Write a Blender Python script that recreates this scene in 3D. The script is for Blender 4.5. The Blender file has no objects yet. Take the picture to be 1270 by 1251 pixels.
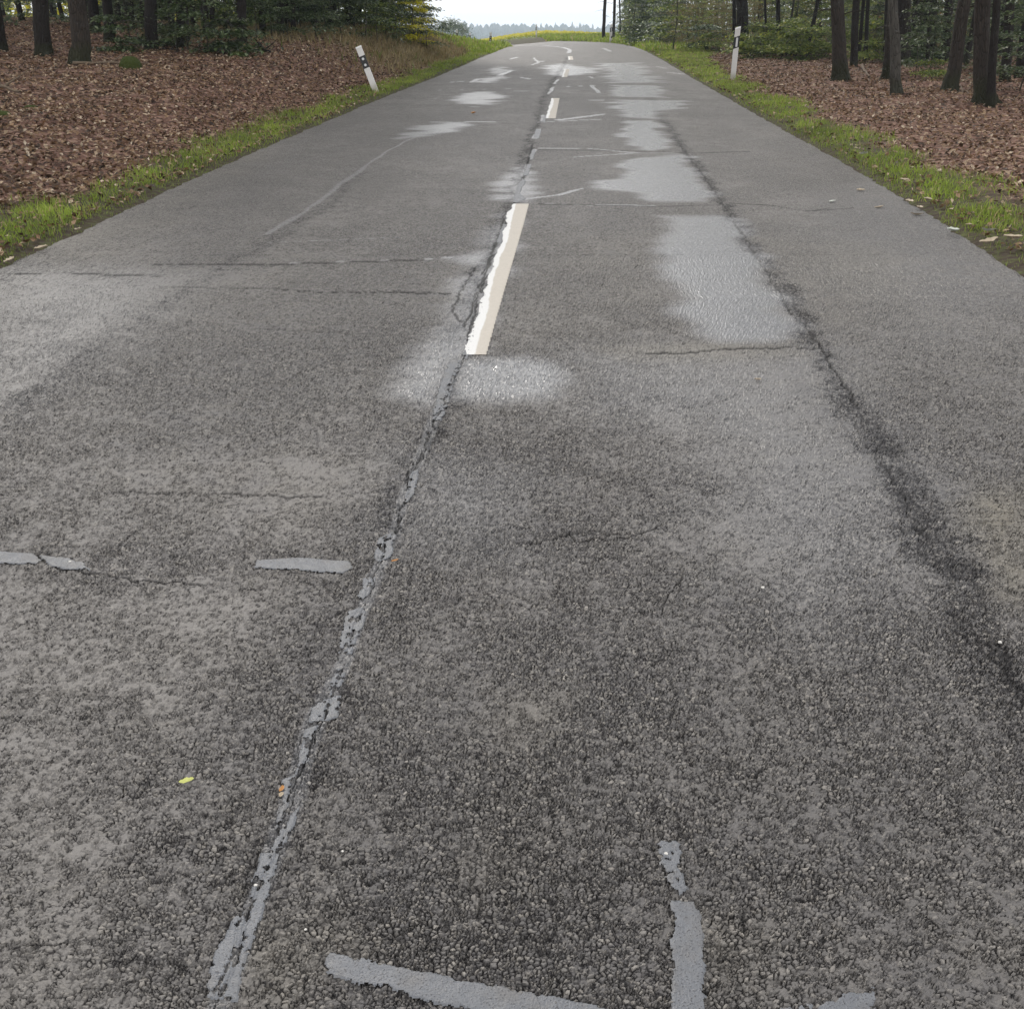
import bpy, math, random
import numpy as np
from mathutils import Vector, Matrix

S = bpy.context.scene
COL = S.collection
rad = math.radians
random.seed(7)
rng = np.random.default_rng(11)

# ------------------------------------------------------------------ camera
PITCH = rad(24.75)
CAM_H = 1.6
F = 1270.0
cd = bpy.data.cameras.new('camera')
cd.sensor_fit = 'HORIZONTAL'
cd.sensor_width = 36.0
cd.lens = 36.0
cd.clip_start = 0.05
cd.clip_end = 9000
cam = bpy.data.objects.new('camera', cd)
COL.objects.link(cam)
cam.location = (0, 0, CAM_H)
cam.rotation_euler = (math.pi / 2 - PITCH, 0, 0)
S.camera = cam

# ------------------------------------------------------------------ world, sun, exposure
SUN_EL, SUN_AZ = rad(36), rad(-18)
W = bpy.data.worlds.new('World')
S.world = W
W.use_nodes = True
nt = W.node_tree
nt.nodes.clear()
out = nt.nodes.new('ShaderNodeOutputWorld')
bg = nt.nodes.new('ShaderNodeBackground')
bg.inputs['Strength'].default_value = 1.0
sky = nt.nodes.new('ShaderNodeTexSky')
sky.sky_type = 'NISHITA'
sky.sun_disc = False
sky.sun_elevation = SUN_EL
sky.sun_rotation = SUN_AZ
sky.air_density = 1.2
sky.dust_density = 3.0
sc_ = nt.nodes.new('ShaderNodeVectorMath'); sc_.operation = 'SCALE'
sc_.inputs['Scale'].default_value = 0.10
nt.links.new(sky.outputs[0], sc_.inputs[0])
tc = nt.nodes.new('ShaderNodeTexCoord')
mp = nt.nodes.new('ShaderNodeMapping'); mp.inputs['Scale'].default_value = (1.0, 1.0, 3.0)
nz = nt.nodes.new('ShaderNodeTexNoise'); nz.inputs['Scale'].default_value = 2.2
nz.inputs['Detail'].default_value = 6
nt.links.new(tc.outputs['Generated'], mp.inputs[0]); nt.links.new(mp.outputs[0], nz.inputs['Vector'])
cr = nt.nodes.new('ShaderNodeValToRGB')
cr.color_ramp.elements[0].position = 0.3; cr.color_ramp.elements[0].color = (1.42, 1.43, 1.45, 1)
cr.color_ramp.elements[1].position = 0.7; cr.color_ramp.elements[1].color = (1.85, 1.83, 1.80, 1)
nt.links.new(nz.outputs['Fac'], cr.inputs[0])
mx = nt.nodes.new('ShaderNodeMix'); mx.data_type = 'RGBA'; mx.inputs['Factor'].default_value = 0.92
nt.links.new(sc_.outputs[0], mx.inputs[6]); nt.links.new(cr.outputs[0], mx.inputs[7])
nt.links.new(mx.outputs[2], bg.inputs['Color'])
nt.links.new(bg.outputs[0], out.inputs[0])

sd_ = bpy.data.lights.new('sun', 'SUN')
sd_.energy = 2.2
sd_.angle = rad(12)
sd_.color = (1.0, 0.95, 0.88)
sun = bpy.data.objects.new('sun', sd_)
COL.objects.link(sun)
sv = Vector((math.sin(SUN_AZ) * math.cos(SUN_EL), math.cos(SUN_AZ) * math.cos(SUN_EL), math.sin(SUN_EL)))
sun.rotation_euler = sv.to_track_quat('Z', 'Y').to_euler()
sun.location = (0, 0, 60)

S.view_settings.view_transform = 'Standard'
S.view_settings.look = 'None'
S.view_settings.exposure = -0.06
S.view_settings.gamma = 1.0
S.view_settings.use_curve_mapping = False
S.cycles.volume_bounces = 0
S.cycles.max_bounces = 5
S.cycles.diffuse_bounces = 2
S.cycles.glossy_bounces = 2
S.cycles.transparent_max_bounces = 8

# ------------------------------------------------------------------ numpy noise
def _h(ix, iy, s):
    n = (ix.astype(np.int64) * 374761393 + iy.astype(np.int64) * 668265263 + s * 974634777) & 0xffffffff
    n = ((n ^ (n >> 13)) * 1274126177) & 0xffffffff
    n = n ^ (n >> 16)
    return (n & 0xffff) / 65535.0

def vn(x, y, s=0):
    x = np.asarray(x, float); y = np.asarray(y, float)
    ix = np.floor(x); iy = np.floor(y)
    fx = x - ix; fy = y - iy
    fx = fx * fx * (3 - 2 * fx); fy = fy * fy * (3 - 2 * fy)
    a = _h(ix, iy, s); b = _h(ix + 1, iy, s); c = _h(ix, iy + 1, s); d = _h(ix + 1, iy + 1, s)
    return (a * (1 - fx) + b * fx) * (1 - fy) + (c * (1 - fx) + d * fx) * fy

def fbm(x, y, s=0, o=4):
    t = 0; a = .5; n = 0
    for i in range(o):
        t = t + a * vn(x, y, s + i * 17); n += a
        x = x * 2.03 + 5.1; y = y * 2.03 + 1.7; a *= .5
    return t / n

def smooth(a, b, x):
    t = np.clip((x - a) / (b - a), 0, 1)
    return t * t * (3 - 2 * t)

# ------------------------------------------------------------------ the lie of the land
PY = [-60, -10, 0, 4.8, 8.7, 12, 16.7, 20.7, 28.7, 32.7, 40.7, 52, 64, 78, 90, 100, 120, 160, 300, 600, 1000, 3000, 6000]
PZ = [-3.6, -1.94, -1.6, -1.437, -1.312, -1.25, -1.19, -1.13, -1.04, -.98, -.86, -.72, -.66, -.60, -.57, -.60, -.9, -3, -14, -26, -30, -30, -30]
PZ = [z + 1.6 for z in PZ]
_yy = np.concatenate([np.arange(-60, 130, .25), np.arange(130, 6001, 10.)])
_zz = np.interp(_yy, PY, PZ)
_k = np.ones(9) / 9
_m = _yy < 125
_zs = _zz.copy()
_zs[4:-4] = np.convolve(_zz, _k, 'valid')
_zs = np.where(_m, _zs, _zz)

def road_z(x, y):
    x = np.asarray(x, float); y = np.asarray(y, float)
    z = np.interp(y, _yy, _zs)
    d = np.clip(3.0 - x, 0, 60)
    return z - .10 * np.minimum(d, 8) * smooth(56, 76, y) * (1 - .6 * smooth(100, 200, y)) - .03 * np.maximum(d - 8, 0) * smooth(66, 86, y) * (1 - smooth(120, 300, y))

CTRL = [(-2.1, -16), (-1.3, -8), (-.62, 0), (-.5, 1.35), (-.17, 4.8), (.10, 8.7), (.68, 18.7), (1.42, 30), (2.05, 40), (2.75, 52),
        (3.1, 60), (3.2, 67), (2.6, 73.5), (.5, 79), (-4, 83.5), (-11, 86.5), (-20, 88), (-40, 89.5), (-70, 90), (-110, 88)]
def catmull(P, n):
    P = [np.array(p, float) for p in P]
    P = [2 * P[0] - P[1]] + P + [2 * P[-1] - P[-2]]
    o = []
    for i in range(1, len(P) - 2):
        for k in range(n):
            t = k / n
            a, b, c, d = P[i - 1:i + 3]
            o.append(.5 * ((2 * b) + (-a + c) * t + (2 * a - 5 * b + 4 * c - d) * t * t + (-a + 3 * b - 3 * c + d) * t ** 3))
    o.append(P[-2])
    return np.array(o)
PATH = catmull(CTRL, 14)
HALF = 3.25
def side(x, y):
    """signed distance to the centre line, + to the right"""
    x = np.asarray(x, float).ravel(); y = np.asarray(y, float).ravel()
    A = PATH[:-1]; B = PATH[1:]; D = B - A; L = (D ** 2).sum(1)
    res = np.empty(len(x))
    for i in range(0, len(x), 20000):
        px = x[i:i + 20000, None]; py = y[i:i + 20000, None]
        t = np.clip(((px - A[:, 0]) * D[:, 0] + (py - A[:, 1]) * D[:, 1]) / L, 0, 1)
        dx = px - A[:, 0] - t * D[:, 0]; dy = py - A[:, 1] - t * D[:, 1]
        d2 = dx * dx + dy * dy
        j = d2.argmin(1); r = np.arange(len(j))
        cr = D[j, 0] * dy[r, j] - D[j, 1] * dx[r, j]
        res[i:i + 20000] = np.sqrt(d2[r, j]) * np.where(cr > 0, -1, 1)
    return res

def bank_h(y):
    return np.interp(y, [-10, 4, 9, 16, 22, 28, 34, 42, 48, 54, 60, 70], [.3, .2, .22, .36, .56, .80, .95, .85, .6, .32, .2, .1])

def ground_z(x, y, sd=None):
    x = np.asarray(x, float); y = np.asarray(y, float)
    shp = np.broadcast(x, y).shape
    x = np.broadcast_to(x, shp); y = np.broadcast_to(y, shp)
    if sd is None:
        sd = side(x, y).reshape(shp)
    s = np.abs(sd) - HALF
    z = road_z(x, y)
    near = 1 - smooth(130, 260, np.hypot(x, y))
    n1 = fbm(x * .9, y * .9, 3) - .5
    n2 = fbm(x * 3.3, y * 3.3, 9) - .5
    left = sd < 0
    # left: verge, cutting slope, rising wood floor
    w = np.where(left, .75, 1.4)
    b = bank_h(y)
    zl = b * smooth(0, 1, (s - .75) / (1.4 + 1.6 * b)) + np.clip(s - 3, 0, 40) * .030 * (1 - smooth(46, 62, y)) + np.clip(s - 18, 0, 40) * .02 * (1 - smooth(60, 90, y))
    zr = .06 * smooth(0, .8, s) + np.clip(s - 1.2, 0, 35) * .014
    zz = z + np.where(left, zl, zr) + (n1 * .22 * smooth(.8, 3, s) + n2 * .05 * smooth(0, .8, s)) * near
    zz = zz + .035 * smooth(0, .15, s) * near
    under = -.07
    zz = np.where(s < 0, z + under + (.05) * smooth(-.25, 0, s), zz - .02)
    return zz

def hz(x, y):
    return float(ground_z(np.array([x]), np.array([y]))[0])

_ry = np.concatenate([np.arange(.6, 12, .01), np.arange(12, 110, .05)])
def pix(px, py):
    """where a line of sight given by picture coordinates meets the road surface"""
    u = (px - 635) / F; v = (py - 625.5) / F
    dy = math.cos(PITCH) - v * math.sin(PITCH)
    dz = -math.sin(PITCH) - v * math.cos(PITCH)
    X = _ry * u / dy; Z = CAM_H + _ry * dz / dy
    g = Z - road_z(X, _ry)
    k = np.argmax(g < 0)
    if not (g < 0).any(): k = len(g) - 1
    if k == 0: return float(X[0]), float(_ry[0])
    t = g[k - 1] / (g[k - 1] - g[k])
    yv = _ry[k - 1] + t * (_ry[k] - _ry[k - 1])
    return float(yv * u / dy), float(yv)
def pixs(pts):
    return np.array([pix(a, b) for a, b in pts])
def at(px, y, z=None):
    """x of a thing standing y metres ahead"""
    zz = road_z(0, y) if z is None else z
    zc = y * math.cos(PITCH) + (CAM_H - zz) * math.sin(PITCH)
    return float((px - 635) * zc / F)

# ------------------------------------------------------------------ object helpers
def tag(o, label=None, cat=None, group=None, kind=None):
    if label: o['label'] = label
    if cat: o['category'] = cat
    if group: o['group'] = group
    if kind: o['kind'] = kind
    return o
def link(name, me, parent=None, mat=None):
    o = bpy.data.objects.new(name, me)
    COL.objects.link(o)
    if parent is not None: o.parent = parent
    if mat is not None and len(me.materials) == 0: me.materials.append(mat)
    return o
def empty(name, loc, rot=(0, 0, 0)):
    o = bpy.data.objects.new(name, None)
    o.empty_display_size = .3
    COL.objects.link(o); o.location = loc; o.rotation_euler = rot
    return o
def mesh_np(name, V, Fc, attrs=None, smooth_=False):
    """V (n,3); Fc (m,k) index array"""
    me = bpy.data.meshes.new(name)
    V = np.asarray(V, np.float32); Fc = np.asarray(Fc, np.int32)
    m, k = Fc.shape
    me.vertices.add(len(V)); me.vertices.foreach_set('co', V.ravel())
    me.loops.add(m * k); me.loops.foreach_set('vertex_index', Fc.ravel())
    me.polygons.add(m)
    me.polygons.foreach_set('loop_start', np.arange(0, m * k, k, dtype=np.int32))
    me.polygons.foreach_set('loop_total', np.full(m, k, np.int32))
    me.polygons.foreach_set('use_smooth', np.full(m, smooth_, bool))
    for a, v in (attrs or {}).items():
        at_ = me.attributes.new(a, 'FLOAT', 'POINT')
        at_.data.foreach_set('value', np.asarray(v, np.float32))
    me.update(calc_edges=True)
    return me
def join_np(parts):
    """list of (V,F) with the same face size"""
    vs, fs, n = [], [], 0
    for v, f in parts:
        vs.append(np.asarray(v, float)); fs.append(np.asarray(f) + n); n += len(v)
    return np.concatenate(vs), np.concatenate(fs)

# ------------------------------------------------------------------ materials
class NT:
    def __init__(self, name):
        self.m = bpy.data.materials.new(name); self.m.use_nodes = True
        self.t = self.m.node_tree; self.t.nodes.clear()
        self.o = self.n('OutputMaterial')
    def n(self, k, **kw):
        nd = self.t.nodes.new('ShaderNode' + k)
        for a, v in kw.items(): setattr(nd, a, v)
        return nd
    def put(self, sock, v):
        if isinstance(v, bpy.types.NodeSocket): self.t.links.new(v, sock)
        elif v is not None:
            if isinstance(v, (tuple, list)) and len(v) == 3 and sock.type == 'RGBA': v = (*v, 1)
            sock.default_value = v
    def attr(self, nm): return self.n('Attribute', attribute_name=nm).outputs['Fac']
    def math(self, op, a, b=None, clamp=False):
        nd = self.n('Math', operation=op, use_clamp=clamp)
        self.put(nd.inputs[0], a)
        if b is not None: self.put(nd.inputs[1], b)
        return nd.outputs[0]
    def coord(self, scale=(1, 1, 1), kind='Object'):
        c = self.n('TexCoord').outputs[kind]
        mp = self.n('Mapping'); self.put(mp.inputs[0], c); mp.inputs['Scale'].default_value = scale
        return mp.outputs[0]
    def noise(self, vec, scale, detail=3, rough=.5, out='Fac'):
        nd = self.n('TexNoise'); self.put(nd.inputs['Vector'], vec)
        nd.inputs['Scale'].default_value = scale; nd.inputs['Detail'].default_value = detail; nd.inputs['Roughness'].default_value = rough
        return nd.outputs[out]
    def voro(self, vec, scale, feature='F1', out='Distance', dim='3D'):
        nd = self.n('TexVoronoi', feature=feature, voronoi_dimensions=dim); self.put(nd.inputs['Vector'], vec)
        nd.inputs['Scale'].default_value = scale
        return nd.outputs[out]
    def mr(self, v, a, b, c=0., d=1., interp='SMOOTHSTEP'):
        nd = self.n('MapRange', interpolation_type=interp)
        self.put(nd.inputs[0], v)
        for i, q in enumerate((a, b, c, d)): self.put(nd.inputs[1 + i], q)
        return nd.outputs[0]
    def mix(self, f, a, b, mode='MIX'):
        nd = self.n('Mix', data_type='RGBA', blend_type=mode)
        self.put(nd.inputs[0], f); self.put(nd.inputs[6], a); self.put(nd.inputs[7], b)
        return nd.outputs[2]
    def mixf(self, f, a, b):
        nd = self.n('Mix', data_type='FLOAT')
        self.put(nd.inputs[0], f); self.put(nd.inputs[2], a); self.put(nd.inputs[3], b)
        return nd.outputs[0]
    def ramp(self, f, stops):
        nd = self.n('ValToRGB'); e = nd.color_ramp.elements
        while len(e) < len(stops): e.new(.5)
        for k, (p, c) in enumerate(stops): e[k].position = p; e[k].color = (*c, 1)
        self.put(nd.inputs[0], f)
        return nd.outputs[0]
    def bump(self, h, dist, strength=1.0, normal=None):
        nd = self.n('Bump'); nd.inputs['Strength'].default_value = strength; nd.inputs['Distance'].default_value = dist
        self.put(nd.inputs['Height'], h)
        if normal is not None: self.put(nd.inputs['Normal'], normal)
        return nd.outputs[0]
    def bsdf(self, col, rough=.8, normal=None, spec=.5, trans=0):
        b = self.n('BsdfPrincipled')
        self.put(b.inputs['Base Color'], col); self.put(b.inputs['Roughness'], rough); self.put(b.inputs['Specular IOR Level'], spec)
        if normal is not None: self.put(b.inputs['Normal'], normal)
        s = b.outputs[0]
        if trans:
            tr = self.n('BsdfTranslucent'); self.put(tr.inputs[0], col)
            mxs = self.n('MixShader'); mxs.inputs[0].default_value = trans
            self.t.links.new(s, mxs.inputs[1]); self.t.links.new(tr.outputs[0], mxs.inputs[2]); s = mxs.outputs[0]
        self.t.links.new(s, self.o.inputs['Surface'])
        return self.m

def mat_road():
    N = NT('asphalt')
    N.m.displacement_method = 'DISPLACEMENT'
    c = N.coord()
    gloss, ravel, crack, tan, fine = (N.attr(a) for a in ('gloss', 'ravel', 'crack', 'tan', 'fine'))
    w = N.noise(c, 75, 4, .6, out='Color')
    vm = N.n('VectorMath', operation='SCALE'); N.put(vm.inputs[0], w); vm.inputs['Scale'].default_value = .0075
    va = N.n('VectorMath', operation='ADD'); N.put(va.inputs[0], c); N.put(va.inputs[1], vm.outputs[0])
    sq = N.n('Mapping'); N.put(sq.inputs[0], va.outputs[0]); sq.inputs['Scale'].default_value = (.88, 1.16, 1)
    cw = sq.outputs[0]
    which = N.mr(N.noise(c, 26, 3, .6), .50, .52)            # coarse and finer stones lie mixed
    edge = N.mixf(which, N.voro(cw, 98, 'DISTANCE_TO_EDGE', dim='2D'), N.voro(cw, 165, 'DISTANCE_TO_EDGE', dim='2D'))
    cell = N.mix(which, N.voro(cw, 98, 'F1', 'Color', dim='2D'), N.voro(cw, 165, 'F1', 'Color', dim='2D'))
    sep = N.n('SeparateColor'); N.put(sep.inputs[0], cell)
    r1, r2 = sep.outputs[0], sep.outputs[1]
    # how open the texture is here
    nb = N.noise(c, 1.3, 4, .6)
    nm = N.noise(c, 7, 4, .65)
    ns = N.noise(c, 48, 3, .6)
    opn = N.math('ADD', N.math('MULTIPLY', nb, .8), N.math('MULTIPLY', nm, .7))
    opn = N.math('ADD', opn, N.math('MULTIPLY', ravel, .42))
    opn = N.math('SUBTRACT', opn, N.math('MULTIPLY', fine, .22))
    op = N.mr(opn, .42, 1.12, 0., 1., 'LINEAR')     # 0 closed surface .. 1 bare stones
    # every stone lies a little tilted and higher or lower than its neighbours
    pos = N.mix(which, N.voro(cw, 98, 'F1', 'Position', dim='2D'), N.voro(cw, 165, 'F1', 'Position', dim='2D'))
    lv = N.n('VectorMath', operation='SUBTRACT'); N.put(lv.inputs[0], cw); N.put(lv.inputs[1], pos)
    ls = N.n('SeparateXYZ'); N.put(ls.inputs[0], lv.outputs[0])
    r3 = sep.outputs[2]
    tilt = N.math('ADD', N.math('MULTIPLY', ls.outputs[0], N.math('MULTIPLY', N.math('SUBTRACT', r2, .5), 190)),
                  N.math('MULTIPLY', ls.outputs[1], N.math('MULTIPLY', N.math('SUBTRACT', r3, .5), 230)))
    # bare stones stand out of the binder, the others are covered by it
    bare = N.mr(N.math('ADD', N.math('MULTIPLY', r1, .60), N.math('MULTIPLY', op, .75)), .50, .64)
    body = N.math('MULTIPLY', bare, N.mr(edge, .03, .15))
    seen = N.mr(N.math('ADD', ns, N.math('MULTIPLY', op, .30)), .54, .68)
    gap = N.mr(edge, .02, N.mixf(r3, .08, .26), 1., 0.)
    gap = N.math('MULTIPLY', gap, seen)
    pit = N.math('MULTIPLY', N.mr(r3, N.mr(op, 0., 1., .985, .88), 1.0), N.mr(edge, .0, .10))
    pit = N.math('MULTIPLY', pit, N.mr(ns, .38, .5))
    low = N.math('MAXIMUM', gap, N.math('MULTIPLY', pit, .8))
    micro = N.noise(c, 420, 3, .7)
    up = N.math('MULTIPLY', body, N.math('ADD', N.math('ADD', .38, N.math('MULTIPLY', r2, .60)), tilt))
    hgt = N.math('SUBTRACT', N.math('ADD', up, N.math('MULTIPLY', micro, .35)), N.math('MULTIPLY', low, .9))
    wob = N.noise(c, 30, 4, .6)
    hgt = N.math('ADD', hgt, N.math('MULTIPLY', wob, .8))
    # hairline crazing and torn-out spots a few centimetres long
    cz = N.n('VectorMath', operation='ADD'); N.put(cz.inputs[0], c)
    cz2 = N.n('VectorMath', operation='SCALE'); N.put(cz2.inputs[0], N.noise(c, 38, 4, .65, out='Color')); cz2.inputs['Scale'].default_value = .045
    N.put(cz.inputs[1], cz2.outputs[0])
    net = N.voro(cz.outputs[0], 21, 'DISTANCE_TO_EDGE', dim='2D')
    nbk = N.noise(c, 19, 4, .6)
    craze = N.math('MULTIPLY', N.mr(net, .0, N.math('ADD', .07, N.math('MULTIPLY', ravel, .25)), 1., 0.), N.mr(N.math('ADD', nbk, N.math('ADD', N.math('MULTIPLY', ravel, .22), N.math('MULTIPLY', nm, .25))), .66, .73))
    tn = N.noise(c, 52, 4, .7)
    torn = N.mr(N.math('ADD', N.math('ADD', tn, N.math('MULTIPLY', op, .05)), N.math('MULTIPLY', ravel, .10)), .640, .69)
    torn = N.math('MULTIPLY', torn, N.math('SUBTRACT', 1., N.math('MULTIPLY', gloss, .4)))
    craze = N.math('MAXIMUM', craze, torn)
    low = N.math('MAXIMUM', low, N.math('MULTIPLY', craze, .9))
    hgt = N.math('SUBTRACT', hgt, N.math('MULTIPLY', craze, 1.0))
    hgt = N.math('SUBTRACT', hgt, N.math('MULTIPLY', crack, 1.8))
    hgt = N.math('SUBTRACT', hgt, N.math('MULTIPLY', ravel, .8))
    dsp = N.n('Displacement'); dsp.inputs['Midlevel'].default_value = 1.3
    N.put(dsp.inputs['Scale'], N.math('MULTIPLY', N.mixf(gloss, .0048, .0024), N.attr('relief')))
    N.put(dsp.inputs['Height'], hgt)
    N.t.links.new(dsp.outputs[0], N.o.inputs['Displacement'])
    # colour
    big = N.noise(N.coord((1, .35, 1)), .9, 5, .65)
    big = N.mr(big, .36, .64)
    base = N.mix(big, (.097, .092, .093), (.168, .158, .152))
    base = N.mix(N.mr(nm, .35, .7), base, (.166, .154, .141))
    base = N.mix(N.math('MULTIPLY', tan, .8), base, (.20, .178, .135))
    base = N.mix(N.math('MULTIPLY', fine, .5), base, (.185, .173, .163))
    stone = N.ramp(r1, [(0, (.062, .060, .064)), (.3, (.124, .118, .117)), (.6, (.195, .184, .174)), (.88, (.285, .263, .238)), (1, (.40, .37, .33))])
    binder = N.mix(N.mr(op, .2, .9), base, (.060, .057, .061))
    colr = N.mix(body, binder, N.mix(N.mr(op, 0., 1., .25, .85), base, stone))
    colr = N.mix(N.mr(micro, .35, .7, 0, .45), colr, (.062, .058, .056))
    colr = N.mix(N.math('MULTIPLY', low, .95), colr, (.013, .012, .013))
    colr = N.mix(N.math('MULTIPLY', ravel, .22), colr, (.034, .032, .034))
    colr = N.mix(N.math('MULTIPLY', gloss, .60), colr, (.215, .220, .238))  # lighter bluish tone: sky sheen of the polished patches put into the colour
    colr = N.mix(crack, colr, (.012, .011, .011))
    rough = N.mixf(gloss, .55, .27)
    rough = N.math('ADD', rough, N.math('MULTIPLY', N.math('MAXIMUM', low, crack), .4), clamp=True)
    return N.bsdf(colr, rough, None, N.mixf(gloss, .32, 1.))

def mat_seal():
    N = NT('crack_sealant')
    c = N.coord()
    n = N.noise(c, 30, 4); f = N.noise(c, 260, 3)
    col = N.mix(n, (.094, .100, .115), (.138, .145, .160))  # sky reflected by the smooth bitumen, put into a blue-grey base
    col = N.mix(N.mr(N.noise(c, 9, 4, .7), .45, .7, 0, .55), col, (.115, .108, .103))
    col = N.mix(N.mr(f, .57, .66), col, (.04, .04, .045))
    return N.bsdf(col, N.mr(n, .3, .8, .38, .55), N.bump(N.math('ADD', f, N.math('MULTIPLY', n, 3)), .0015), .5)

def mat_paint():
    N = NT('road_paint')
    c = N.coord(); w = N.attr('white')
    n = N.noise(c, 40, 4); f = N.noise(c, 300, 3)
    col = N.mix(n, (.43, .39, .34), (.53, .485, .425))
    col = N.mix(w, col, (.66, .655, .645))
    col = N.mix(N.mr(f, .60, .75), col, (.28, .25, .22))
    return N.bsdf(col, N.mixf(w, .6, .4), N.bump(f, .001), .4)

def mat_ground():
    N = NT('forest_ground')
    c = N.coord()
    gr, li = N.attr('grass'), N.attr('litter')
    v = N.voro(c, 17, 'F1', 'Color'); e = N.voro(c, 17, 'F1')
    sp = N.n('SeparateColor'); N.put(sp.inputs[0], v)
    n = N.noise(c, 1.1, 5, .6); n2 = N.noise(c, 14, 4, .6)
    leaf = N.ramp(sp.outputs[0], [(0, (.045, .024, .018)), (.4, (.12, .062, .045)), (.75, (.20, .115, .085)), (1, (.30, .20, .15))])
    soil = N.mix(n2, (.028, .02, .015), (.07, .05, .036))
    green = N.mix(n2, (.05, .075, .018), (.11, .14, .035))
    dry = N.mix(n2, (.16, .125, .065), (.27, .22, .12))
    col = N.mix(li, soil, leaf)
    col = N.mix(N.math('MULTIPLY', gr, N.mr(n2, .40, .75, 0, .65)), col, green)
    col = N.mix(N.attr('dry'), col, dry)
    field = N.mix(n, (.10, .13, .035), (.16, .17, .06))
    col = N.mix(N.attr('far'), col, field)
    b = N.bump(N.math('ADD', e, n2), .03, .8)
    return N.bsdf(col, .9, b, .2)

def mat_leafy(name, stops, rough=.5, trans=.3, spec=.4, attr='rnd'):
    N = NT(name)
    r = N.attr(attr)
    col = N.ramp(r, stops)
    n = N.noise(N.coord(), 1.3, 3)
    col = N.mix(N.mr(n, .3, .7, 0, .45), col, (.5, .5, .5), 'MULTIPLY')
    return N.bsdf(col, rough, None, spec, trans)

def mat_bark(name, a, b, moss=.6, mossh=.8):
    N = NT(name)
    c = N.coord((1, 1, .22)); c1 = N.coord()
    n = N.noise(c, 22, 5, .65); v = N.voro(c, 26, 'DISTANCE_TO_EDGE')
    n3 = N.noise(c1, 2.2, 4, .6)
    col = N.mix(n, a, b)
    col = N.mix(N.mr(v, 0, .10, .7, 0), col, (.012, .010, .009))
    col = N.mix(N.mr(n3, .56, .70, 0, .55), col, (.12, .13, .11))      # lichen
    sp = N.n('SeparateXYZ'); N.put(sp.inputs[0], c1)
    mz = N.math('ADD', N.mr(sp.outputs[2], .1, mossh, 1, 0), N.math('MULTIPLY', N.math('SUBTRACT', n3, .5), 1.4))
    col = N.mix(N.mr(mz, .45, .9, 0, moss), col, (.030, .036, .014))
    h = N.math('ADD', N.mr(v, 0, .2), N.math('MULTIPLY', n, .6))
    return N.bsdf(col, .9, N.bump(h, .018, 1.0), .2)

def mat_plain(name, col, rough=.5, var=.15, scale=12, bump=.001, spec=.5, dirt=None):
    N = NT(name)
    n = N.noise(N.coord(), scale, 5, .6)
    cc = N.mix(n, tuple(x * (1 - var) for x in col), tuple(min(1, x * (1 + var)) for x in col))
    if dirt:
        sp = N.n('SeparateXYZ'); N.put(sp.inputs[0], N.coord())
        g = N.math('ADD', N.mr(sp.outputs[2], 0, .3, .75, .0), N.math('MULTIPLY', n, .45))
        cc = N.mix(N.mr(g, .35, .95, 0, .7), cc, dirt)
    return N.bsdf(cc, rough, N.bump(n, bump), spec)

M = {}
M['road'] = mat_road(); M['seal'] = mat_seal(); M['paint'] = mat_paint(); M['ground'] = mat_ground()
M['litter'] = mat_leafy('dead_leaves', [(0, (.030, .018, .010)), (.28, (.090, .049, .026)), (.52, (.195, .112, .060)), (.76, (.32, .21, .125)), (.92, (.46, .35, .24)), (1, (.60, .50, .38))], .55, .1, .35)
M['grass'] = mat_leafy('grass_blades', [(0, (.08, .10, .022)), (.3, (.18, .24, .040)), (.65, (.32, .42, .065)), (.9, (.46, .50, .12)), (1, (.46, .36, .20))], .5, .5)
M['drygrass'] = mat_leafy('dry_grass', [(0, (.13, .11, .045)), (.4, (.27, .21, .105)), (.8, (.40, .32, .17)), (1, (.16, .20, .05))], .6, .3)
M['green'] = mat_leafy('beech_leaves', [(0, (.022, .038, .015)), (.4, (.052, .088, .028)), (.72, (.095, .145, .042)), (.9, (.19, .24, .11)), (1, (.34, .38, .26))], .38, .3, .6)
M['lime'] = mat_leafy('light_leaves', [(0, (.07, .11, .022)), (.4, (.16, .22, .04)), (.8, (.27, .34, .07)), (1, (.42, .40, .09))], .45, .4)
M['olive'] = mat_leafy('autumn_leaves', [(0, (.08, .08, .025)), (.4, (.17, .18, .05)), (.75, (.26, .23, .08)), (1, (.27, .14, .07))], .5, .35)
M['yellow'] = mat_leafy('yellow_leaves', [(0, (.45, .42, .02)), (.5, (.75, .70, .03)), (1, (.85, .80, .08))], .5, .5)
M['bark'] = mat_bark('oak_bark', (.022, .018, .015), (.082, .066, .055))
M['barkdark'] = mat_bark('spruce_bark', (.014, .012, .011), (.046, .037, .032), .5, .4)
M['barkgrey'] = mat_bark('beech_bark', (.06, .055, .05), (.16, .15, .13), .5, .6)
M['moss'] = mat_plain('moss', (.045, .058, .016), .95, .5, 30, .02, .1)
M['wood'] = mat_plain('dead_wood', (.14, .105, .075), .85, .5, 25, .01, .2)
M['white'] = mat_plain('post_plastic', (.66, .64, .63), .45, .08, 9, .0005, .5, (.28, .26, .18))
M['cap'] = mat_plain('post_cap', (.85, .85, .84), .4, .05, 9)
M['black'] = mat_plain('post_band_black', (.012, .012, .014), .5, .2, 20)
M['reflector'] = mat_plain('reflector_glass', (.62, .62, .64), .15, .1, 300, .0008, .8)
M['stone'] = mat_plain('pale_stone', (.62, .60, .56), .7, .2, 120, .002)
M['leafgreen'] = mat_plain('yellow_green_leaf', (.50, .52, .16), .5, .25, 60, .001)
M['leaforange'] = mat_plain('orange_leaf', (.42, .20, .06), .6, .4, 80, .001)
M['leafpale'] = mat_plain('pale_leaf', (.40, .33, .24), .6, .25, 60, .001)
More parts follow.
